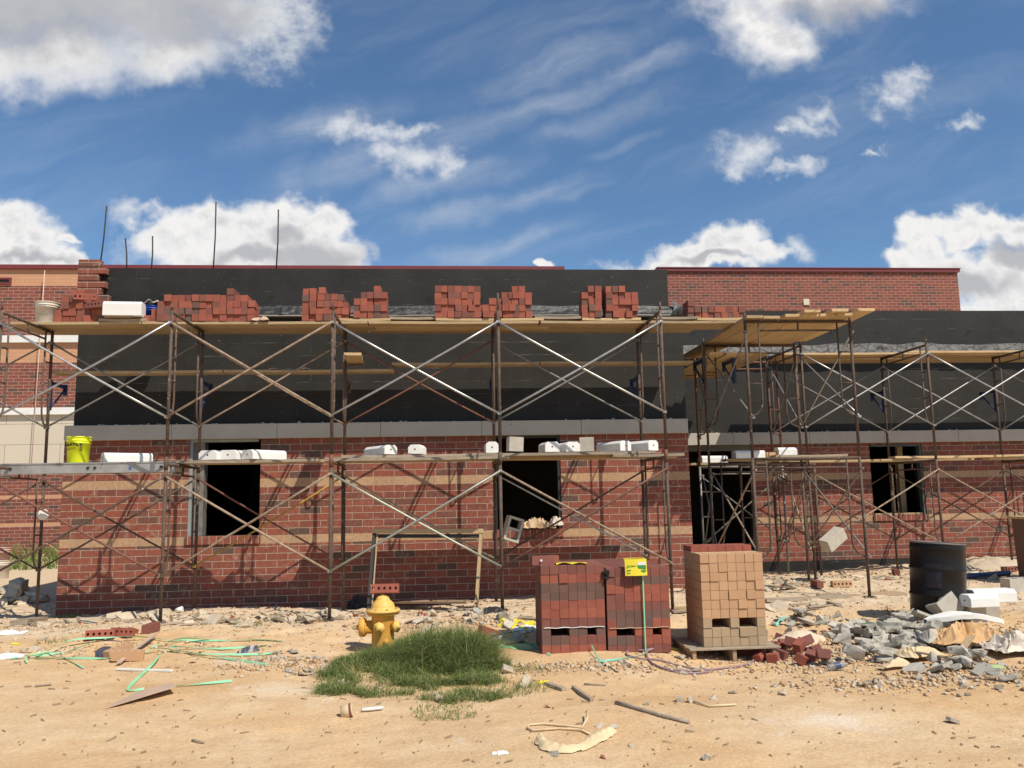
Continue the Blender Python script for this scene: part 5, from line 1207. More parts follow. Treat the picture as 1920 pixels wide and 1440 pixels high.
p = gp(236, 1242); brick((p.x, p.y+.05, p.z+.06), (R(4), R(4), R(14)), 'brickt', 'tan brick standing among the green straps', None); p = gp(210, 1238); brick((p.x-.02, p.y+.22, p.z+.05), (0, R(-10), R(60)), 'brickt', 'second tan brick behind the upright one among the straps', None)
for px, py, rz, lb in ((188,1198,8,'left of the two red bricks behind the green straps'),(232,1194,-18,'right of the two red bricks behind the green straps')):
    p = gp(px, py); brick((p.x, p.y, p.z+.045), (R(70), 0, R(rz)), 'brick', lb, 'red bricks behind the straps')
p = gp(277, 1188); brick((p.x, p.y+.1, p.z+.05), (0, 0, R(86)), 'brickm', 'maroon brick end right of the two red bricks', None); p = gp(650, 1140); brick((p.x, p.y+.08, p.z+.05), (0, 0, R(80)), 'brickm', 'brick end at the wall foot behind the hydrant', None)
p = gp(1581, 1102); brick((p.x, p.y+.05, p.z+.05), (R(84), 0, R(-2)), 'brickt', 'tan brick with five cores lying below the tower', None); p = gp(1535, 1103); brick((p.x, p.y+.05, p.z+.06), (0, 0, R(85)), 'brickm', 'brick end standing at the foot of the tower', None); p = gp(1680, 1078); brick((p.x, p.y, p.z+.05), (0, 0, R(70)), 'brickm', 'dark brick end in front of the right wall', None)
p = gp(1895, 1073); brick((p.x, p.y, p.z+.05), (R(84), 0, R(3)), 'brickm', 'cored brick on the dirt mound at right', None); p = gp(920, 1195); brick((p.x, p.y, p.z+.05), (0, R(20), R(30)), 'brick', 'red brick fragment beside the grass', None)
p = gp(272, 1320)
b = MB(); w0, w1, w2, w3 = gp(196, 1330), gp(330, 1303), gp(318, 1293), gp(240, 1310)
vs = [w0+Vector((0,0,.01)), w1+Vector((0,0,.07)), w2+Vector((.0,.04,.055)), w3+Vector((0,.06,.02))]
b.add(vs+[v+Vector((0,0,-.008)) for v in vs], [(0,1,2,3), (7,6,5,4), (0,4,5,1), (1,5,6,2), (2,6,7,3), (3,7,4,0)]); tag(b.build('cardboard_flap', M['card']), 'lifted flap of cardboard in the left foreground', 'cardboard')
p = gp(465, 1222); crumple('dark_scrap', (p.x, p.y), .26, .10, .07, M['dkplastic'], 'dark blue grey plastic scrap among the green straps', 'plastic scrap', 3.9, 10, 6, rz=.5); p = gp(196, 1230); b = MB().lathe([(.07, 0), (.085, .02), (.08, .06), (.05, .065)], 18, (p.x, p.y, p.z), Matrix.Rotation(R(25), 3, 'X')); tag(b.build('cooking_pot', M['dkplastic']), 'small black pot left of the tan brick', 'pot')
p = gp(330, 1150); b = MB().lathe([(.03, 0), (.04, .09)], 14, (p.x, p.y, p.z+.04), Matrix.Rotation(R(80), 3, 'Y')); tag(b.build('paper_cup', M['foam']), 'pale cup lying at the wall foot beside the first tall post', 'cup')
p = gp(698, 1335); q = gp(718, 1332); tag(MB().tube([gp(678, 1336)+Vector((0,0,.02)), gp(718, 1332)+Vector((0,0,.02))], .012, 8).build('white_tube', M['foam']), 'white plastic tube below the grass', 'tube')
p = gp(650, 1343); b = MB().lathe([(.045, 0), (.05, .06), (.05, .085)], 16, (p.x-.04, p.y, p.z+.03), Matrix.Rotation(R(80), 3, 'Y')); cp_ = b.build('drink_can', M['sack']); tag(cp_, 'crushed tan can with an orange rim below the grass', 'can')
b = MB().lathe([(.051, .062), (.052, .08)], 16, (p.x-.04, p.y, p.z+.03), Matrix.Rotation(R(80), 3, 'Y')); o = b.build('rim', M['rustred']); o.parent = cp_
for px, py, sx_, mt, lb in ((30,1208,.10,'yellowtag','yellow scrap at the far left of the ground'),(1018,1280,.12,'yellowtag','yellow scrap right of the grass'),(1262,1218,.12,'yellowtag','yellow scrap on the rock between the brick cubes'),(15,1232,.25,'foam','white film scrap at the far left'),(20,1190,.3,'foam','white paper scrap by the rocks at left'),(938,1413,.10,'foam','white blob of paper in the lower foreground'),(833,1180,.34,'paper','curved brown slab of board on the stones behind the grass'),(985,1180,.28,'foam','white scrap beside the left brick cube'),(990,1168,.0,'',''),(602,1160,.16,'card','folded brown scrap by the second post'),(1010,1215,.0,'','')):
    if sx_ <= 0: continue
    p = gp(px, py); crumple('scrap', (p.x, p.y), sx_, sx_*.6, sx_*.22, M[mt], lb, 'scrap', px*.01, 10, 8)
p = gp(968, 1172); crumple('caution_tape', (p.x, p.y), .40, .28, .08, M['yellowtag'], 'tangle of yellow tape between the stones and the left cube', 'tape', 6.6, 26, 7, rz=-.5, fold=9)
p = gp(905, 1150); crumple('black_film', (p.x, p.y), .5, .25, .08, M['wrap'], 'black plastic film by the foot of the timber frame', 'plastic film', 8.6, 18, 10); p = gp(676, 1140); crumple('black_film', (p.x, p.y), .35, .3, .22, M['wrap'], 'black plastic heap beside the left foot of the timber frame', 'plastic film', 12.6, 16, 12)
p = gp(965, 1215); crumple('dark_sheet', (p.x, p.y+.1), .5, .3, .03, M['strap'], 'flat green sheet left of the brick cube', 'sheet', 2.6, 12, 8)
# woven sack and string
spts = [gp(a, c) for a, c in ((1012,1384),(1016,1396),(1034,1405),(1062,1409),(1090,1406),(1108,1394),(1122,1384),(1146,1372))]
swd = [.02,.05,.065,.05,.035,.055,.07,.05]
def sack(u, v):
    t = u*(len(spts)-1); i = min(int(t), len(spts)-2); f = t-i; f2 = f*f*(3-2*f)
    q = spts[i].lerp(spts[i+1], f); w_ = swd[i]*(1-f2)+swd[i+1]*f2; d = (spts[min(i+2, len(spts)-1)]-spts[max(0, i-1)]).normalized(); s_ = Vector((-d.y, d.x, 0))
    q = q+s_*(v-.5)*2*w_*(1+.4*noise.noise(Vector((u*9, v*2, 0))))
    return Vector((q.x, q.y, G(q.x, q.y)+.006+.04*math.sin(math.pi*v)*(.6+.6*abs(noise.noise(Vector((u*14, v*5, 1)))))+.012*abs(noise.noise(Vector((u*40, v*9, 1))))))
b = MB(); b.grid(sack, 70, 12); tag(b.build('woven_sack', M['sack'], fix=False), 'twisted pale woven sack in the centre foreground', 'sack')
stick([(1100,1345,.03),(1102,1360,.04),(1092,1370,.01),(1060,1364),(1020,1360),(992,1362),(989,1368),(1000,1373),(1050,1369),(1090,1372),(1112,1383)], .008, 'sack', 'pale string loop beside the woven sack', 'string', 'string')
# green straps
def strap(pts, label, mat='strap', w_=.014, name='strap', dip=0):
    P_ = []
    for t in pts:
        q = gp(t[0], t[1]); P_.append(q+Vector((0, 0, .012+(t[2] if len(t) > 2 else 0))))
    Q = []
    for i in range(len(P_)-1):
        p0 = P_[max(0, i-1)]; p1 = P_[i]; p2 = P_[i+1]; p3 = P_[min(len(P_)-1, i+2)]
        for k in range(6):
            t = k/6; Q.append(.5*((2*p1)+(-p0+p2)*t+(2*p0-5*p1+4*p2-p3)*t*t+(-p0+3*p1-3*p2+p3)*t**3))
    Q.append(P_[-1]); vs = []; fs = []
    for i, q in enumerate(Q):
        d = (Q[min(i+1, len(Q)-1)]-Q[max(0, i-1)]).normalized(); s_ = d.cross(Vector((0, 0, 1))).normalized(); tw = R(35)*math.sin(i*.35+pts[0][0]); s_ = (s_*math.cos(tw)+Vector((0,0,1))*math.sin(tw))
        q = Vector(q); q.z = max(q.z, G(q.x, q.y)+.01); u_ = Vector((0, 0, .0012))
        vs += [q-s_*w_+u_, q+s_*w_+u_, q+s_*w_-u_, q-s_*w_-u_]
    for i in range(len(Q)-1):
        for k in range(4): fs.append((i*4+k, i*4+(k+1) % 4, (i+1)*4+(k+1) % 4, (i+1)*4+k))
    b = MB(); b.add(vs, fs); return tag(b.build(name, M[mat]), label, 'strap', 'plastic packing straps')
strap([(18,1237),(75,1232,.02),(130,1214,.06),(200,1203,.03),(262,1201,.03),(330,1203),(400,1203),(480,1202),(530,1203)], 'longest green strap running along the back of the left tangle')
strap([(64,1236),(120,1236),(180,1237),(215,1235)], 'short straight green strap at the left of the tangle'); strap([(66,1232),(95,1229),(140,1219),(178,1212,.05)], 'green strap curling up at the left of the tangle')
strap([(282,1216),(340,1206,.04),(400,1202)], 'green strap rising behind the pinkish lath'); strap([(250,1232),(300,1223,.03),(360,1227),(480,1229),(523,1223)], 'green strap across the middle of the tangle')
strap([(320,1222,.04),(360,1230,.02),(430,1238),(503,1249)], 'green strap slanting to the lower right of the tangle'); strap([(322,1221,.04),(400,1218),(460,1216),(500,1212)], 'green strap ending at the dark plastic scrap')
strap([(300,1237,.05),(285,1252,.02),(240,1294),(270,1294)], 'sharply bent green strap below the tan brick'); strap([(290,1292),(360,1286),(435,1279)], 'straight green strap behind the cardboard flap')
strap([(50,1245),(48,1240,.04),(60,1236,.03),(95,1230,.03),(130,1240),(157,1255)], 'looped dark green strap at the far left of the tangle', w_=.008)
strap([(930,1193),(975,1190,.03),(1002,1183)], 'green strap left of the red brick cube'); strap([(928,1196),(970,1202),(1000,1212),(1032,1230)], 'dark green strap running under the red brick cube')
strap([(1275,1222),(1285,1208,.10),(1305,1195,.22),(1330,1182,.35),(1357,1168,.45)], 'teal strap springing up in front of the tan cube', 'strapteal', .010); strap([(1122,1243),(1160,1238),(1215,1228)], 'teal strap on the sand before the brick cubes', 'strapteal', .010)
strap([(1110,1222,.05),(1125,1240),(1160,1262)], 'dull green strap crossing the stones before the brick cubes', 'strap', .008); strap([(1455,1175),(1470,1165,.03),(1490,1160)], 'green strap end at the left of the rubble', 'strapteal', .016); strap([(1615,1190,.1),(1640,1187,.1)], 'short teal strap end poking from the rubble', 'strapteal', .012)
strap([(1663,1140,.02),(1665,1150,.02),(1669,1158)], 'thin red ribbon in the shadow left of the drum', 'redpaint', .006)
def hose(pts, label):
    P_ = [gp(t[0], t[1])+Vector((0, 0, .014+(t[2] if len(t) > 2 else 0))) for t in pts]; Q = []
    for i in range(len(P_)-1):
        p0 = P_[max(0, i-1)]; p1 = P_[i]; p2 = P_[i+1]; p3 = P_[min(len(P_)-1, i+2)]
        for k in range(6):
            t = k/6; Q.append(.5*((2*p1)+(-p0+p2)*t+(2*p0-5*p1+4*p2-p3)*t*t+(-p0+3*p1-3*p2+p3)*t**3))
    Q.append(P_[-1])
    return tag(MB().tube(Q, .009, 7).build('hose', M['hose']), label, 'hose', 'purple hose pieces')
hose([(1440,1205,.12),(1438,1215,.06),(1425,1232,.02),(1400,1248),(1350,1256),(1300,1260),(1260,1258),(1230,1250),(1216,1238),(1214,1228,.02),(1230,1222,.02),(1262,1215,.03),(1250,1207,.05)], 'long purple hose running to the right end of the timber pallet')
hose([(1250,1208,.06),(1235,1222,.04),(1210,1225,.02),(1180,1222),(1176,1230),(1200,1237),(1235,1240),(1270,1250),(1310,1258),(1332,1259),(1325,1263),(1290,1265),(1250,1258),(1222,1246)], 'looped purple hose before the brick cubes')
# bottles
p = gp(1572, 1258); Rb = Matrix.Rotation(R(82), 3, 'Y') @ Matrix.Rotation(0, 3, 'Z')
bt = MB().lathe([(.028, 0), (.032, .01), (.032, .14), (.014, .18), (.012, .2)], 16, (p.x-.1, p.y, p.z+.035), Rb).build('water_bottle', M['glassy']); tag(bt, 'clear plastic bottle lying right of the red brick heap', 'bottle')
o = MB().lathe([(.033, .07), (.033, .12)], 16, (p.x-.1, p.y, p.z+.035), Rb, capb=False, capt=False).build('label', M['bluepipe']); o.parent = bt
p = gp(1872, 1264); bt = MB().lathe([(.03, 0), (.034, .01), (.034, .15), (.014, .2), (.012, .22)], 16, (p.x-.1, p.y, p.z+.05), Matrix.Rotation(R(20), 3, 'Z') @ Matrix.Rotation(R(95), 3, 'Y')).build('green_bottle', M['greenglass']); tag(bt, 'pale green bottle at the right edge of the rubble', 'bottle')
stick([(1812,1086),(1850,1084),(1892,1080)], .05, 'bluepipe', 'dark blue pipe on the ground right of the drum', 'pipe', 'pipe', up=.05); stick([(1815,1084),(1835,1083)], .051, 'foam', 'white sleeve at the end of the blue pipe', 'pipe_sleeve', 'sleeve', up=.055)
# mound of sand by the broken bricks and by the right wall
for (px, py, rx_, ry_, h_, lb) in ((1495, 1205, .34, .2, .13, 'pile of coarse yellow sand behind the broken red bricks'), (1850, 1062, .75, .5, .16, 'low mound of dirt at the foot of the right wall')):
    p = gp(px, py)
    def md(u, v):
        a = u*2*math.pi; x = p.x+rx_*v*math.cos(a); y = p.y+ry_*v*math.sin(a)
        return Vector((x, y, G(x, y)-.01+h_*(1-v*v)*(1+.25*noise.noise(Vector((x*7, y*7, 0))))+.012*noise.noise(Vector((x*40, y*40, 0)))))
    b = MB(); b.grid(md, 60, 18); tag(b.build('sand_pile', M['limestone'], fix=False), lb, 'sand pile')
# ------------------------------------------------------------ grass (one uncountable patch)
def poly_world(pxs): return [(gp(a, c).x, gp(a, c).y) for a, c in pxs]
def inside(px, py, poly):
    r_ = np.zeros(px.shape, bool); n = len(poly); j = n-1
    for i in range(n):
        xi, yi = poly[i]; xj, yj = poly[j]
        c = ((yi > py) != (yj > py)) & (px < (xj-xi)*(py-yi)/(yj-yi+1e-12)+xi); r_ ^= c; j = i
    return r_
rs = np.random.RandomState(3)
def blades(n, poly, hfun, dens=None):
    X = []; Y = []
    px = [q[0] for q in poly]; py = [q[1] for q in poly]
    while sum(map(len, X)) < n:
        x = rs.uniform(min(px), max(px), n); y = rs.uniform(min(py), max(py), n)
        k = inside(x+.16*vnoise(x, y, 31, .2), y+.26*vnoise(x, y, 32, .16)+.12*vnoise(x, y, 35, .05), poly)
        if dens is not None: k &= rs.rand(n) < dens(x, y)
        X.append(x[k]); Y.append(y[k])
    x = np.concatenate(X)[:n]; y = np.concatenate(Y)[:n]; return x, y, hfun(x, y)
gpoly = poly_world([(600,1262),(628,1243),(655,1232),(700,1222),(745,1205),(775,1192),(830,1196),(890,1196),(925,1212),(945,1250),(985,1285),(1025,1300),(950,1312),(880,1318),(800,1325),(740,1322),(680,1304),(590,1302)])
g0 = gp(840, 1240); g1 = gp(650, 1280)
def gh(x, y):
    core = np.exp(-(((x-g0.x)/.55)**2+((y-g0.y)/.6)**2))
    return (.075+.25*core)*(.5+.8*vnoise(x, y, 33, .22)+.85*rs.rand(len(x)))
def gd(x, y):
    core = np.exp(-(((x-g0.x)/.75)**2+((y-g0.y)/.6)**2)); return np.clip(.24+.95*core+1.5*vnoise(x, y, 34, .18), .02, 1)
bx_, by_, bh_ = blades(28000, gpoly, gh, gd)
p2_ = poly_world([(755,1330),(860,1322),(905,1335),(880,1352),(790,1352),(765,1345)])
b2 = blades(380, p2_, lambda x, y: .03+.02*rs.rand(len(x)))
tufts = []
for px, py, n, r_ in ((28, 1158, 1, .1),(132,1158,260,.14),(468,1172,160,.10),(985,1258,160,.15),(100,1205,60,.10),(985,1290,120,.12),(1120,1160,0,.1)):
    if n < 5: continue
    q = gp(px, py); tx = q.x+rs.normal(0, r_, n); ty = q.y+rs.normal(0, r_*.6, n); tufts.append((tx, ty, .04+.04*rs.rand(n)))
q = at(60, 1020, 22); tx = rs.uniform(-16, -8.5, 1600); ty = rs.uniform(21, 25.5, 1600); tufts.append((tx, ty, .25+.5*rs.rand(1600)*(ty > 24)))
x = np.concatenate([bx_, b2[0]]+[t[0] for t in tufts]); y = np.concatenate([by_, b2[1]]+[t[1] for t in tufts]); h = np.concatenate([bh_, b2[2]]+[t[2] for t in tufts])
z = gz(x, y); n = len(x); an = rs.uniform(0, 6.283, n); lean = rs.uniform(.2, 1.9, n); wv = rs.uniform(.0016, .0034, n)*(1+6*(y > 20)); an2 = an+rs.uniform(-.6, .6, n)
dx, dy = np.cos(an), np.sin(an); sx_, sy_ = -np.sin(an2), np.cos(an2)
V = np.zeros((n, 7, 3))
for i, t in enumerate((0, .4, .75)):
    cx = x+dx*h*lean*t*t; cy_ = y+dy*h*lean*t*t; cz = z-.006+h*t*(1-.25*lean*t); ww = wv*(1-.35*t)
    V[:, 2*i] = np.stack([cx-sx_*ww, cy_-sy_*ww, cz], -1); V[:, 2*i+1] = np.stack([cx+sx_*ww, cy_+sy_*ww, cz], -1)
V[:, 6] = np.stack([x+dx*h*lean, y+dy*h*lean, z+h*(1-.32*lean)], -1)
def raw_mesh(name, verts, faces_tri=None, quads=None):
    me = bpy.data.meshes.new(name); me.vertices.add(len(verts)); me.vertices.foreach_set('co', verts.astype('f').ravel())
    idx = []; st = []; tt = []; o = 0
    if quads is not None: idx.append(quads.ravel()); m_ = len(quads); st.append(o+4*np.arange(m_)); tt.append(np.full(m_, 4)); o += 4*m_
    if faces_tri is not None: idx.append(faces_tri.ravel()); m_ = len(faces_tri); st.append(o+3*np.arange(m_)); tt.append(np.full(m_, 3)); o += 3*m_
    idx = np.concatenate(idx).astype('i'); st = np.concatenate(st).astype('i'); tt = np.concatenate(tt).astype('i')
    me.loops.add(len(idx)); me.loops.foreach_set('vertex_index', idx); me.polygons.add(len(st)); me.polygons.foreach_set('loop_start', st); me.polygons.foreach_set('loop_total', tt)
    me.update(); me.validate(); return me
bs = (np.arange(n)*7)[:, None]
qd = np.concatenate([bs+np.array([0,1,3,2]), bs+np.array([2,3,5,4])]); tr_ = bs+np.array([4,5,6])
me = raw_mesh('grass', V.reshape(-1, 3), tr_, qd)
m_, nt, b_ = newmat('grass_blades'); ge = N(nt, 'ShaderNodeNewGeometry'); cg = ramp(nt, ge.outputs['Random Per Island'], [(0, (.10,.16,.04)), (.4, (.16,.23,.06)), (.70, (.24,.31,.09)), (.82, (.40,.38,.17)), (1, (.56,.48,.26))])
nt.links.new(cg, b_.inputs['Base Color']); b_.inputs['Roughness'].default_value = .6; b_.inputs['Specular IOR Level'].default_value = .25
tl_ = N(nt, 'ShaderNodeBsdfTranslucent'); nt.links.new(cg, tl_.inputs[0]); mx = N(nt, 'ShaderNodeMixShader'); mx.inputs[0].default_value = .42; nt.links.new(b_.outputs[0], mx.inputs[1]); nt.links.new(tl_.outputs[0], mx.inputs[2]); nt.links.new(mx.outputs[0], nt.nodes['Material Output'].inputs[0])
me.materials.append(m_); go = bpy.data.objects.new('grass', me); col.objects.link(go); tag(go, 'green grass patch with dry straws around the hydrant', 'grass', kind='stuff')
# ------------------------------------------------------------ gravel and crumbs strewn everywhere
n = 38000; x = rs.uniform(-8, 12.5, n); y = 3.8+12.2*rs.rand(n)
rm = rough_mask(x, y); cl = vnoise(x, y, 41, .7)+.6*vnoise(x, y, 42, .25)
keep = rs.rand(n) < np.clip(.07+.85*rm+(1.1*cl), .02, 1)*np.clip(1.1-.0*y, 0, 1); keep &= ~((y > 12.55) & (x < 3.75) & (x > -5.6)) & ~((y > 15.6))
x, y = x[keep], y[keep]; rm = rm[keep]
ex_ = []
for px, py, sx2, sy2, c in ((1650,1215,.9,.35,6600),(840,1172,.5,.2,2000),(300,1160,1.8,.2,2500),(550,1245,.45,.2,1100),(1160,1250,.5,.15,900),(1800,1270,.7,.2,2400),(1500,1205,.3,.15,600),(200,1220,.9,.15,600),(1600,1080,1.0,.3,600),(1010,1250,.3,.15,250)):
    q = gp(px, py); ex_.append((q.x+rs.normal(0, sx2, c), q.y+rs.normal(0, sy2, c)))
xe = np.concatenate([e[0] for e in ex_]); ye = np.concatenate([e[1] for e in ex_]); ke = ~((ye > 12.55) & (xe < 3.75)); xe, ye = xe[ke], ye[ke]
sz = np.concatenate([.0035+.018*rs.rand(len(x))**4*(.5+1.0*rm), .004+.030*rs.rand(len(xe))**4]); x = np.concatenate([x, xe]); y = np.concatenate([y, ye]); z = gz(x, y); n = len(x)
O = np.array([(1,0,0),(-1,0,0),(0,1,0),(0,-1,0),(0,0,1),(0,0,-1)], float)
th = rs.uniform(0, 6.28, n); V = O[None]*rs.uniform(.5, 1.3, (n, 6, 1))+rs.uniform(-.35, .35, (n, 6, 3)); c_, s_ = np.cos(th)[:, None], np.sin(th)[:, None]
V = np.stack([V[..., 0]*c_-V[..., 1]*s_, V[..., 0]*s_+V[..., 1]*c_, V[..., 2]*.65], -1)*sz[:, None, None]+np.stack([x, y, z+sz*.25], -1)[:, None]
T = np.array([(0,2,4),(2,1,4),(1,3,4),(3,0,4),(2,0,5),(1,2,5),(3,1,5),(0,3,5)]); tr_ = ((np.arange(n)*6)[:, None, None]+T[None]).reshape(-1, 3)
me = raw_mesh('gravel', V.reshape(-1, 3), tr_)
m_, nt, b_ = newmat('gravel_crumbs'); ge = N(nt, 'ShaderNodeNewGeometry'); cg = ramp(nt, ge.outputs['Random Per Island'], [(0, (.30,.19,.10)), (.15, (.50,.33,.18)), (.5, (.60,.42,.24)), (.75, (.58,.47,.34)), (.9, (.46,.41,.34)), (.96, (.66,.58,.45)), (1, (.24,.09,.06))])
nt.links.new(cg, b_.inputs['Base Color']); b_.inputs['Roughness'].default_value = .95; b_.inputs['Specular IOR Level'].default_value = .15
me.materials.append(m_); go = bpy.data.objects.new('gravel', me); col.objects.link(go); tag(go, 'gravel and crumbs strewn over the sand', 'gravel', kind='stuff')
# short dark twigs and bark scraps (also uncountable)
n = 1700; x = rs.uniform(-6, 8, n); y = 4.2+7*rs.rand(n)**1.1; z = gz(x, y); L = .006+.030*rs.rand(n)**3; w_ = .0015+.003*rs.rand(n); a = rs.uniform(0, 3.14, n); up = L*.25*rs.rand(n)
dx, dy = np.cos(a), np.sin(a); V = np.zeros((n, 6, 3))
for i, (sx3, sy3, zz) in enumerate(((-1,-1,.001),(1,-1,.001),(1,1,.001),(-1,1,.001),(-.8,0,.008),(.8,0,.008))):
    V[:, i] = np.stack([x+dx*L*sx3-dy*w_*sy3, y+dy*L*sx3+dx*w_*sy3, z+zz*(1+w_*100)+(up if sx3 > 0 else 0)], -1)
T4 = np.array([(0,1,5),(0,5,4),(1,2,5),(2,3,4),(2,4,5),(3,0,4)]); tr_ = ((np.arange(n)*6)[:, None, None]+T4[None]).reshape(-1, 3)
me = raw_mesh('bark_crumbs', V.reshape(-1, 3), tr_); me.materials.append(mottled('bark', (.22,.15,.09), (.33,.23,.14), 30, .9, bstr=0)); go = bpy.data.objects.new('bark_crumbs', me); col.objects.link(go); tag(go, 'dark twigs and bark crumbs strewn on the sand', 'bark crumbs', kind='stuff')
# ------------------------------------------------------------ light
SUN_K = Vector((-.77, 1.0, -1.60)).normalized()      # direction the light travels
sd = bpy.data.lights.new('sun', 'SUN'); sd.energy = 4.8; sd.angle = R(.4); sd.color = (1, .925, .80)
so = bpy.data.objects.new('sun', sd); col.objects.link(so); so.location = (20, -25, 45)
so.rotation_euler = SUN_K.to_track_quat('-Z', 'Y').to_euler()
w = bpy.data.worlds.new('World'); scene.world = w; w.use_nodes = True
nt = w.node_tree; nt.nodes.clear()
out = N(nt, 'ShaderNodeOutputWorld'); bg = N(nt, 'ShaderNodeBackground'); bg.inputs['Strength'].default_value = .094
nt.links.new(bg.outputs[0], out.inputs[0])
sky = N(nt, 'ShaderNodeTexSky', sky_type='NISHITA'); sky.sun_disc = False
tosun = -SUN_K
sky.sun_elevation = math.asin(tosun.z); sky.sun_rotation = math.atan2(tosun.x, tosun.y)
sky.air_density = 1.0; sky.dust_density = .6; sky.ozone_density = 1.6; sky.altitude = 100
tc = N(nt, 'ShaderNodeTexCoord'); sp = N(nt, 'ShaderNodeSeparateXYZ'); nt.links.new(tc.outputs['Generated'], sp.inputs[0])
yy = math_(nt, 'MAXIMUM', math_(nt, 'ABSOLUTE', sp.outputs[1]), .05)
uu = math_(nt, 'DIVIDE', sp.outputs[0], yy); vv = math_(nt, 'DIVIDE', sp.outputs[2], yy)
P3 = N(nt, 'ShaderNodeCombineXYZ'); nt.links.new(uu, P3.inputs[0]); nt.links.new(vv, P3.inputs[1])
P = P3.outputs[0]
def vm(op, a, b=None, c=None):
    n = N(nt, 'ShaderNodeVectorMath', operation=op)
    for i, v in enumerate((a, b, c)):
        if v is None: continue
        if isinstance(v, bpy.types.NodeSocket): nt.links.new(v, n.inputs[i])
        else: n.inputs[i].default_value = v
    return n
def UV(px, py):
    r = ray(px, py); return (r.x/r.y, r.z/r.y)
def blob(P, cx, cy, rx, ry, amp=1.0):
    u, v = UV(cx, cy); sx, sy_ = F_PX/rx, F_PX/ry
    d = vm('MULTIPLY_ADD', P, (sx, sy_, 1), (-u*sx, -v*sy_, 0))
    L = vm('LENGTH', d.outputs[0])
    return math_(nt, 'MULTIPLY_ADD', L.outputs['Value'], -amp, c=amp)
def fbm(P, scale, detail, rough, dist=0, off=(0,0,0)):
    if off != (0,0,0): P = vm('ADD', P, off).outputs[0]
    return noise_out(nt, P, scale, detail, rough, dist)
def smax(vals):
    a = vals[0]
    for b_ in vals[1:]:
        a = math_(nt, 'SMOOTH_MAX', a, b_, c=.25)
    return a
CUM = [(40,10,360,95),(250,20,260,100),(110,95,190,72),(400,10,130,70),(300,90,150,55),(-40,110,160,60),
       (1500,-10,205,70),(1445,62,80,70),(1600,-15,120,66),(1370,-20,90,60),(1400,30,60,50),(1490,75,50,50),
       (330,432,80,52),(400,398,66,46),(460,420,90,70),(545,405,70,52),(600,425,80,60),(640,470,60,50),(520,470,130,60),(380,470,90,50),(560,495,140,40),(470,500,160,30),
       (10,415,80,55),(60,450,80,50),(110,485,60,30),(0,490,140,40),(125,440,28,14),
       (1290,485,85,38),(1350,462,60,46),(1395,455,60,42),(1420,485,66,30),(1230,498,50,20),(1310,505,160,22),(1030,492,26,12),
       (1690,485,50,42),(1740,455,60,46),(1800,430,55,46),(1860,425,60,46),(1915,425,50,50),(1790,500,130,60),(1880,520,120,90),(1930,580,140,80),(1840,590,60,30)]
THN = [(1690,155,50,38),(1400,290,50,38),(1665,190,36,30),(1712,140,36,24),(1535,208,34,22),(1510,235,40,18),(1395,296,50,34),(1420,285,36,30),(1375,315,36,20),(1500,310,34,20),(1470,320,40,12),(1805,225,34,16),(1632,272,26,9),(1470,240,20,10),
       (655,240,40,26),(700,246,50,18),(765,248,44,14),(780,300,66,26),(840,310,30,22),(742,290,40,20),(228,400,28,24),(235,425,24,16),(300,460,60,30),(1490,470,30,26),(520,40,60,90),(1180,500,60,14)]
WISP = [(1010,185,380,34),(850,235,200,44),(1200,118,170,22),(1060,110,260,44),(980,368,190,26),(850,405,170,34),(1080,352,90,12),(690,300,260,60),(1180,262,90,14),(900,470,200,30),(600,230,200,46),(830,340,220,40),(1130,215,190,36)]
DARK = [(80,25,420,105),(330,20,220,90),(1600,20,100,60),(1520,20,70,40),(600,475,110,36),(480,480,120,26),(1830,520,130,40),(1900,470,80,26),(60,482,90,14),(1330,495,120,12),(1740,520,60,30),(540,440,50,30)]
# the lookup is warped by noise so that outlines billow
def warp(P, terms):
    for sc, am, off in terms:
        n_ = N(nt, 'ShaderNodeTexNoise'); n_.inputs['Scale'].default_value = sc; n_.inputs['Detail'].default_value = 2; n_.inputs['Roughness'].default_value = .55
        nt.links.new(vm('ADD', P0, (off, off*.7, off*.3)).outputs[0], n_.inputs['Vector'])
        s_ = vm('SUBTRACT', n_.outputs['Color'], (.5, .5, .5)); P = vm('MULTIPLY_ADD', s_.outputs[0], (am, am, 0), P).outputs[0]
    return P
P0 = P
PW = warp(P, ((8, .08, 0), (24, .036, 3.7), (60, .012, 9.1)))
PS = warp(P, ((14, .05, 1.3), (45, .03, 5.2), (120, .008, 2.2)))
def sstep(x, a, b_):
    n = N(nt, 'ShaderNodeMapRange', interpolation_type='SMOOTHSTEP'); n.inputs['From Min'].default_value = a; n.inputs['From Max'].default_value = b_
    nt.links.new(x, n.inputs['Value']); return n.outputs[0]
base = math_(nt, 'MAXIMUM', smax([blob(PW, *c) for c in CUM]), -1.5)
n1 = fbm(P, 22, 5, .60, 0); n2 = fbm(P, 90, 3, .6, 0); n1b = fbm(P, 22, 5, .60, 0, (-.006, -.010, 0))
d1 = math_(nt, 'ADD', base, math_(nt, 'ADD', math_(nt, 'MULTIPLY_ADD', n1, 1.1, c=-.55), math_(nt, 'MULTIPLY_ADD', n2, .18, c=-.09)))
soft = sstep(vv, .34, .50)
a1 = math_(nt, 'ADD', math_(nt, 'MULTIPLY', sstep(d1, -.10, .42), math_(nt, 'SUBTRACT', 1.0, soft)), math_(nt, 'MULTIPLY', sstep(d1, -.45, .85), soft))
tb = math_(nt, 'MAXIMUM', smax([blob(PS, *c) for c in THN]), -1.5)
td = math_(nt, 'ADD', tb, math_(nt, 'ADD', math_(nt, 'MULTIPLY_ADD', n1, 2.4, c=-1.2), math_(nt, 'MULTIPLY_ADD', n2, .9, c=-.45)))
a2 = math_(nt, 'MULTIPLY', sstep(td, -.6, 1.35), .82)
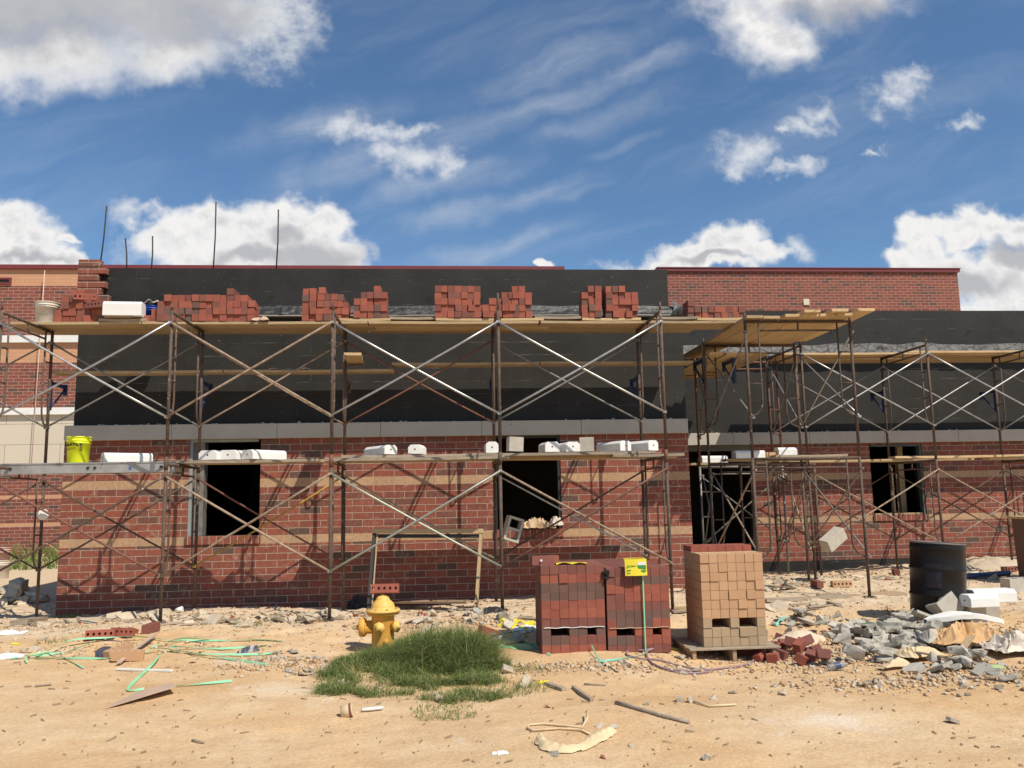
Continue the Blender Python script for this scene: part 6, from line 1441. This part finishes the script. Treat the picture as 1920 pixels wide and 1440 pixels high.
r1 = N(nt, 'ShaderNodeMapping'); r1.inputs['Rotation'].default_value = (0, 0, R(-19)); nt.links.new(warp(P, ((5, .07, 6.0), (18, .02, 1.0))), r1.inputs[0])
r2 = N(nt, 'ShaderNodeMapping'); r2.inputs['Scale'].default_value = (1.3, 6.5, 1); nt.links.new(r1.outputs[0], r2.inputs[0])
wn = noise_out(nt, r2.outputs[0], 3.2, 7, .66, .5)
def rblob(cx, cy, rx, ry):
    u, v = UV(cx, cy); a = R(-19); u, v = u*math.cos(a)-v*math.sin(a), u*math.sin(a)+v*math.cos(a); sx, sy_ = F_PX/rx, F_PX/ry
    d = vm('MULTIPLY_ADD', r1.outputs[0], (sx, sy_, 1), (-u*sx, -v*sy_, 0)); return math_(nt, 'MULTIPLY_ADD', vm('LENGTH', d.outputs[0]).outputs['Value'], -1, c=1)
wb = math_(nt, 'ADD', math_(nt, 'MAXIMUM', smax([rblob(*c) for c in WISP]), -1), math_(nt, 'MULTIPLY_ADD', n1, 1.2, c=-.6))
wd = math_(nt, 'MULTIPLY', sstep(wn, .30, .86), math_(nt, 'MULTIPLY', sstep(wb, -.1, 1.0), .38))
wd = math_(nt, 'ADD', wd, math_(nt, 'MULTIPLY', sstep(wb, -.4, 1.1), .13))
veil = math_(nt, 'MULTIPLY', sstep(noise_out(nt, r2.outputs[0], 1.7, 5, .62, .6), .42, .8), .16)
wd = math_(nt, 'MAXIMUM', wd, veil)
dk = sstep(math_(nt, 'ADD', math_(nt, 'MAXIMUM', smax([blob(PW, *c) for c in DARK]), -1), math_(nt, 'MULTIPLY_ADD', n1, 1.3, c=-.65)), -.25, .75)
slope = math_(nt, 'SUBTRACT', n1b, n1)
puff = math_(nt, 'MULTIPLY_ADD', slope, 2.6, c=.16, clamp=True)
puff = math_(nt, 'MULTIPLY', puff, sstep(d1, .25, .8))
shade = math_(nt, 'MAXIMUM', math_(nt, 'MULTIPLY', dk, .78), math_(nt, 'MULTIPLY', puff, .8), clamp=True)
cc = mixc(nt, shade, (9.6, 9.5, 9.4), (4.1, 4.2, 4.6))
skyc = mixc(nt, 1.0, sky.outputs[0], (.86, 1.10, 1.27), 'MULTIPLY')
c0 = mixc(nt, wd, skyc, (7.6, 8.0, 8.4))
c0 = mixc(nt, a2, c0, (9.0, 9.1, 9.2))
c0 = mixc(nt, a1, c0, cc)
fr = math_(nt, 'GREATER_THAN', sp.outputs[1], 0.0); c0 = mixc(nt, fr, skyc, c0)
nt.links.new(c0, bg.inputs['Color'])
scene.view_settings.view_transform = 'Standard'; scene.view_settings.look = 'None'; scene.view_settings.gamma = 1; scene.view_settings.exposure = 0
scene.render.engine = 'CYCLES'
scene.render.resolution_x = 1024; scene.render.resolution_y = 768
